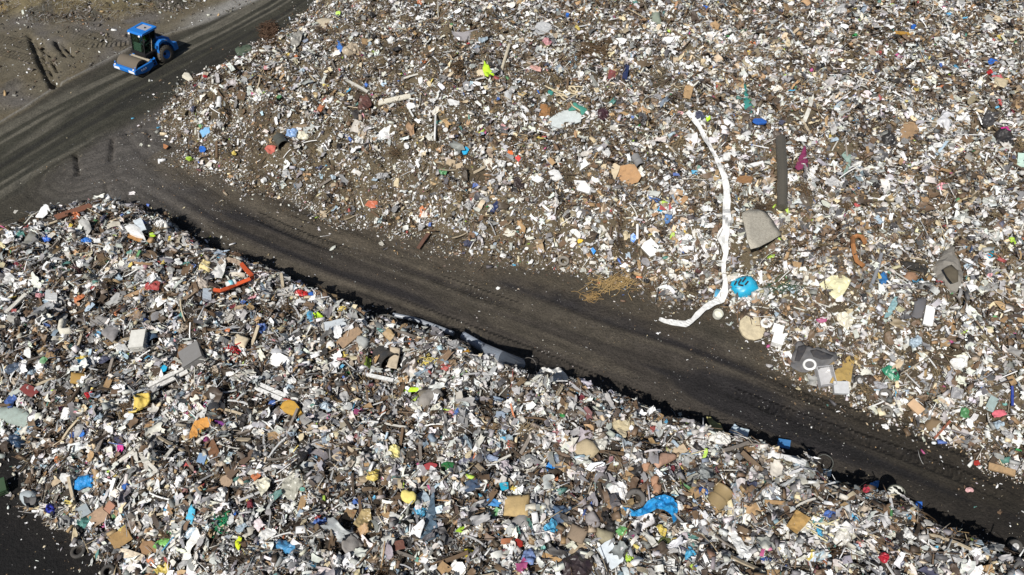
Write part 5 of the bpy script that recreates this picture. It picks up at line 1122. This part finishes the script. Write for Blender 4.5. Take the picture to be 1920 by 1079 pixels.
def t_lump():
    p = (1+5**.5)/2; V = np.array([(-1,p,0),(1,p,0),(-1,-p,0),(1,-p,0),(0,-1,p),(0,1,p),(0,-1,-p),(0,1,-p),(p,0,-1),(p,0,1),(-p,0,-1),(-p,0,1)])/1.9*.5
    V = V*tr.uniform(.65, 1.25, (12, 1))*np.array([1, .8, .55]); return V.tolist(), [(0,11,5),(0,5,1),(0,1,7),(0,7,10),(0,10,11),(1,5,9),(5,11,4),(11,10,2),(10,7,6),(7,1,8),(3,9,4),(3,4,2),(3,2,6),(3,6,8),(3,8,9),(4,9,5),(2,4,11),(6,2,10),(8,6,7),(9,8,1)]
def t_curl():
    a = tr.uniform(1.2, 3.4); r = .5/a*1.2; w = tr.uniform(.06, .3); v = []
    for i in range(6):
        t = a*(i/5-.5)
        for y in (-w, w): v.append((r*math.sin(t)*1.6, y+tr.normal(0, .015), r*(math.cos(t)-.6)))
    return v, tri([(2*i, 2*i+2, 2*i+3, 2*i+1) for i in range(5)])
def t_tubes():
    mb = MB(); a = tr.uniform(-.5, .5); mb.tube([(-.5, a*.3, 0), (-.15, -a*.25, .05), (.2, -a*.2, .03), (.5, a*.35, 0)], .016, 3); return mb.v, tri(mb.f)
def t_crumple():
    n = 7; o = tr.uniform(0, 90); gx, gy = np.meshgrid(np.linspace(-.5, .5, n), np.linspace(-.45, .45, n)); r = np.maximum(np.abs(gx)/.5, np.abs(gy)/.45)
    edge = 1-(r > .9)*tr.uniform(0, .38, gx.shape); zz = (np.abs(vnoise(gx*4.5+o, gy*4.5+o, 3)-.5)*.42 + (vnoise(gx*9+o, gy*9, 5)-.5)*.16); ca = tr.uniform(.6, 1)
    v = np.stack([gx*edge+tr.normal(0, .015, gx.shape), gy*edge*ca+tr.normal(0, .015, gx.shape), zz+gx*gx*tr.uniform(-.5, .5)], -1).reshape(-1, 3)
    return v.tolist(), tri([(j*n+i, j*n+i+1, j*n+i+n+1, j*n+i+n) for j in range(n-1) for i in range(n-1)])
TPL = [t_shard() for _ in range(14)]+[t_sheet() for _ in range(12)]+[t_chunk() for _ in range(10)]+[t_stick(w) for w in (.06, .08, .1, .13, .05, .07)]+[t_lump() for _ in range(8)]+[t_curl() for _ in range(8)]+[t_tubes() for _ in range(6)]+[t_crumple() for _ in range(14)]
TYPE = np.array([0]*14+[1]*12+[2]*10+[3]*6+[4]*8+[5]*8+[6]*6+[7]*14)
dull = lambda c, k=.28: tuple(a*(1-k)+b*k for a, b in zip(c, (.26, .24, .21)))
CLR = [dull(c) for c in (BL, CY, PB, TE, GR, LI, YE, OR, RD, PK, NV, MA, MR)]
def palette(n, table, g):
    cols = np.array([c for c, _ in table]); p = np.array([w for _, w in table]); k = g.choice(len(cols), n, p=p/p.sum())
    return np.clip(cols[k]*g.normal(1, .16, (n, 1))*g.normal(1, .03, (n, 3)), .008, .84)
DUST = (.21, .165, .105)
PAL_NEAR = [(W, .19), (OW, .15), (LG, .18), (MG, .15), (DG, .09), (BK, .06), (CR, .05), (TAN, .045), (BR, .075), (DB, .05), ((.30, .25, .2), .06)]+[(c, .0042) for c in CLR]+[(PB, .016), (SL, .02), (dull(TE), .006), (dull(CY), .004)]
PAL_FAR = [(W, .23), (OW, .14), (LG, .11), (MG, .09), (DG, .06), (BK, .035), (CR, .06), (TAN, .05), (BR, .10), (DB, .075), (DUST, .11), ((.36, .30, .22), .05)]+[(c, .0026) for c in CLR]
def frames(n, nx, ny, nz, tilt, g):
    N_ = np.stack([nx+g.normal(0, tilt, n), ny+g.normal(0, tilt, n), nz], 1); N_ /= np.linalg.norm(N_, axis=1)[:, None]
    a = g.uniform(0, 2*math.pi, n); T = np.stack([np.cos(a), np.sin(a), np.zeros(n)], 1); T -= N_*(T*N_).sum(1)[:, None]; T /= np.linalg.norm(T, axis=1)[:, None]
    return np.stack([T, np.cross(N_, T), N_], 2)
def slope(x, y, e=.3): return (height(x-e, y)-height(x+e, y))/(2*e), (height(x, y-e)-height(x, y+e))/(2*e)
def litter(name, box, dens, keep, med, sig, hi, types, pal, tilt, raise_, seed, label, cover_keep=.12):
    g = np.random.default_rng(seed); n = int((box[1]-box[0])*(box[3]-box[2])*dens); x, y = g.uniform(box[0], box[1], n), g.uniform(box[2], box[3], n)
    h = height(x, y); px, py, dep = w2p(np.stack([x, y, h], -1)); ok = (px > -260) & (px < 2180) & (py > -120) & (py < 1300) & (dep > 5); x, y, h = x[ok], y[ok], h[ok]
    ok = keep(x, y, g); x, y, h = x[ok], y[ok], h[ok]
    ok = (sample(COVER.astype(float), x, y) < .5) | (g.random(len(x)) < cover_keep); x, y, h = x[ok], y[ok], h[ok]; n = len(x)
    s = np.clip(np.exp(g.normal(math.log(med), sig, n)), med*.3, hi); cov = sample(COVER.astype(float), x, y) > .3; s = np.where(cov, np.minimum(s, .16), s)
    pt = np.array([types.get(t, 0)/np.sum(TYPE == t) for t in TYPE]); w = g.choice(len(TPL), n, p=pt/pt.sum()); ty = TYPE[w]
    zone = fbm(x*.55+7, y*.55, seed+300, 3); s = np.minimum(s*np.exp((zone-.5)*1.5), hi)
    if seed == 2: s = np.minimum(s*(.85+.55*np.clip((x+5)/24, 0, 1)), hi)
    s = np.where(ty == 4, np.minimum(s, .24), np.where(ty == 2, np.minimum(s, .34), s))
    L = np.where(ty == 3, s*2.1, np.where(ty == 6, s*2.6, np.where(ty == 5, s*1.3, s))); L = np.minimum(L, hi*1.9)
    sx, sy = slope(x, y); R = frames(n, sx, sy, np.ones(n), tilt, g); S = np.stack([L*g.uniform(.9, 1.35, n), L*g.uniform(.38, 1.05, n), L*g.uniform(.6, 1.3, n)], 1)
    S[ty == 3, 1:] = (np.minimum(s, .35)*1.3)[ty == 3, None]; S[ty == 6, 2] = L[ty == 6]
    z = h + s*.12 + g.random(n)*raise_*np.clip(s/.2, .4, 1.6); c = palette(n, pal, g); cl = fbm(x*.8, y*.8, seed+400, 3)
    k = (cl > .54) & (g.random(n) < .36); c[k] = palette(int(k.sum()), [(W, .5), (OW, .3), (LG, .2)], g)
    k = (cl < .45) & (g.random(n) < .55); c[k] = palette(int(k.sum()), [(BR, .3), (DB, .3), (MG, .16), (DG, .14), (TAN, .1)], g)
    earthy = (ty == 3) | (ty == 6)
    e2 = np.array([BR, DB, (.26, .22, .17), OW, W, (.4, .32, .2)]); sw = earthy & (g.random(n) < .7); c[sw] = e2[g.choice(6, sw.sum(), p=[.26, .2, .2, .12, .12, .1])]*g.normal(1, .15, (sw.sum(), 1))
    return build_bits(name, TPL, w, np.stack([x, y, z], 1), R, S, np.clip(c, .008, .85), M_LITTER, label)
def dn(x, y): return sample(d_near_w, x, y)
def df(x, y): return sample(d_far_w, x, y)
clump = lambda x, y, s: fbm(x*.35, y*.35, s, 4)
TY1 = {0: .33, 1: .24, 2: .10, 3: .13, 4: .03, 5: .10, 6: .07}
TY2 = {0: .38, 1: .19, 2: .13, 3: .11, 4: .06, 5: .07, 6: .06}
litter('litter', (-36, 28, 9, 40), 250, lambda x, y, g: (dn(x, y) > .0) & (sample(d_near, x, y) > -.6), .142, .60, .62, TY1, PAL_NEAR, .55, .24, 1, 'close packed mixed litter covering the near heap')
litter('litter', (-36, 58, 14, 82), 118, lambda x, y, g: (df(x, y) > .1) & (g.random(len(x)) < np.clip(.30+(clump(x, y, 81)-.36)*2.6 + np.clip((x-2)/30, 0, .35) - np.exp(-df(x, y)/2.5)*.22*(x < 8), .26, 1)), .135, .58, .62, TY2, PAL_FAR, .48, .13, 2, 'mixed litter strewn over the far heap')
litter('debris', (-36, 28, 9, 40), 210, lambda x, y, g: (dn(x, y) > .0) & (sample(d_near, x, y) > -.6), .075, .4, .2, {0: .4, 1: .1, 2: .1, 3: .2, 4: .02, 5: .06, 6: .12}, PAL_NEAR, .6, .30, 8, 'fine shreds between the litter of the near heap', .25)
litter('debris', (-36, 58, 14, 82), 110, lambda x, y, g: (df(x, y) > -.3), .065, .45, .2, {0: .3, 1: 0, 2: .3, 3: .06, 4: .3, 5: 0, 6: .08}, [(DUST, .30), (BR, .25), (DB, .2), (W, .10), (OW, .07), ((.34, .28, .2), .08)], .4, .05, 3, 'fine earthy debris between the litter of the far heap', .4)
litter('litter', (-36, 28, 9, 40), 8, lambda x, y, g: (dn(x, y) > .4), .42, .35, .85, {7: .75, 1: .15, 5: .1}, [(W, .25), (OW, .22), (LG, .2), ((.30, .30, .31), .13), (CR, .06), (BR, .05), (BK, .04), (PB, .03), (SL, .03), (DB, .03)], .35, .22, 9, 'crumpled film and torn sheets among the litter of the near heap', 0)
litter('litter', (-36, 58, 14, 82), 5, lambda x, y, g: (df(x, y) > .6) & (g.random(len(x)) < np.clip(.35+(x+5)/40, .3, 1)), .36, .35, .75, {7: .6, 1: .2, 0: .12, 5: .08}, [(W, .19), (OW, .16), (LG, .14), (MG, .12), (CR, .06), (TAN, .07), (BR, .13), (DB, .06), (BK, .04), (SL, .02), (PB, .02)], .35, .12, 10, 'crumpled film and torn sheets among the litter of the far heap', 0)
def spill(x, y, g):
    a, b = df(x, y), dn(x, y); return ((a <= .1) & (a > -3.2) & (g.random(len(x)) < np.exp(a/.55)*.8)) | ((b <= 0) & (b > -2) & (g.random(len(x)) < np.exp(b/.55)*.8))
litter('litter', (-36, 40, 9, 76), 40, spill, .09, .6, .34, {**TY2, 3: .03, 6: .02}, PAL_FAR, .25, .03, 4, 'scattered litter spilt at the feet of the heaps')
def on_road(x, y, g):
    a, b = df(x, y), dn(x, y); k = np.clip(.12+np.exp(np.minimum(a, 0)/2.2)*.5 + (fbm(x*.5, y*.5, 91, 3)-.45)*1.6, .04, 1)*np.where(sample(w_haul, x, y) > .4, 1, np.where((x < -5) & (y < 27), .9, .07)); return (a < .2) & (b < .2) & (g.random(len(x)) < k)
litter('gravel', (-40, 40, 9, 74), 17, on_road, .036, .45, .11, {0: .2, 1: 0, 2: .4, 3: .02, 4: .4, 5: 0, 6: 0}, [(W, .08), (OW, .14), (LG, .14), (CR, .1), (DUST, .30), (BR, .24)], .3, .0, 5, 'pale stones and crumbs strewn over the dirt road')
def clods(x, y, g):
    b = sample(bank_w, x, y); lo = sample(left_of, x, y)
    return ((b > .3) & (fbm(x*.35+3, y*.35, 74, 3) > .53) & (g.random(len(x)) < .9)) | ((lo > .3) & (x < -8) & (g.random(len(x)) < .16)) | ((np.abs(sample(left_of, x, y)-.3) < .5) & (g.random(len(x)) < .15) & (x < -8))
litter('rubble', (-62, -8, 40, 84), 34, clods, .09, .6, .45, {0: .25, 1: 0, 2: .5, 3: .05, 4: .2, 5: 0, 6: 0}, [((.05, .047, .042), .34), ((.12, .105, .085), .42), ((.2, .185, .16), .2), (DUST, .02)], .4, .02, 6, 'dark clods and rubble on the earth bank')
litter('grass', (-62, -8, 52, 84), 60, lambda x, y, g: (sample(bank_w, x, y) > .2) & (fbm(x*.6, y*.6, 75, 3) > .45), .13, .4, .3, {0: 0, 1: 0, 2: 0, 3: .0, 4: 0, 5: 0, 6: 1}, [((.17, .13, .06), .5), ((.10, .085, .04), .45), ((.3, .2, .06), .05)], .6, .1, 7, 'dry brown grass and weeds on the earth bank')
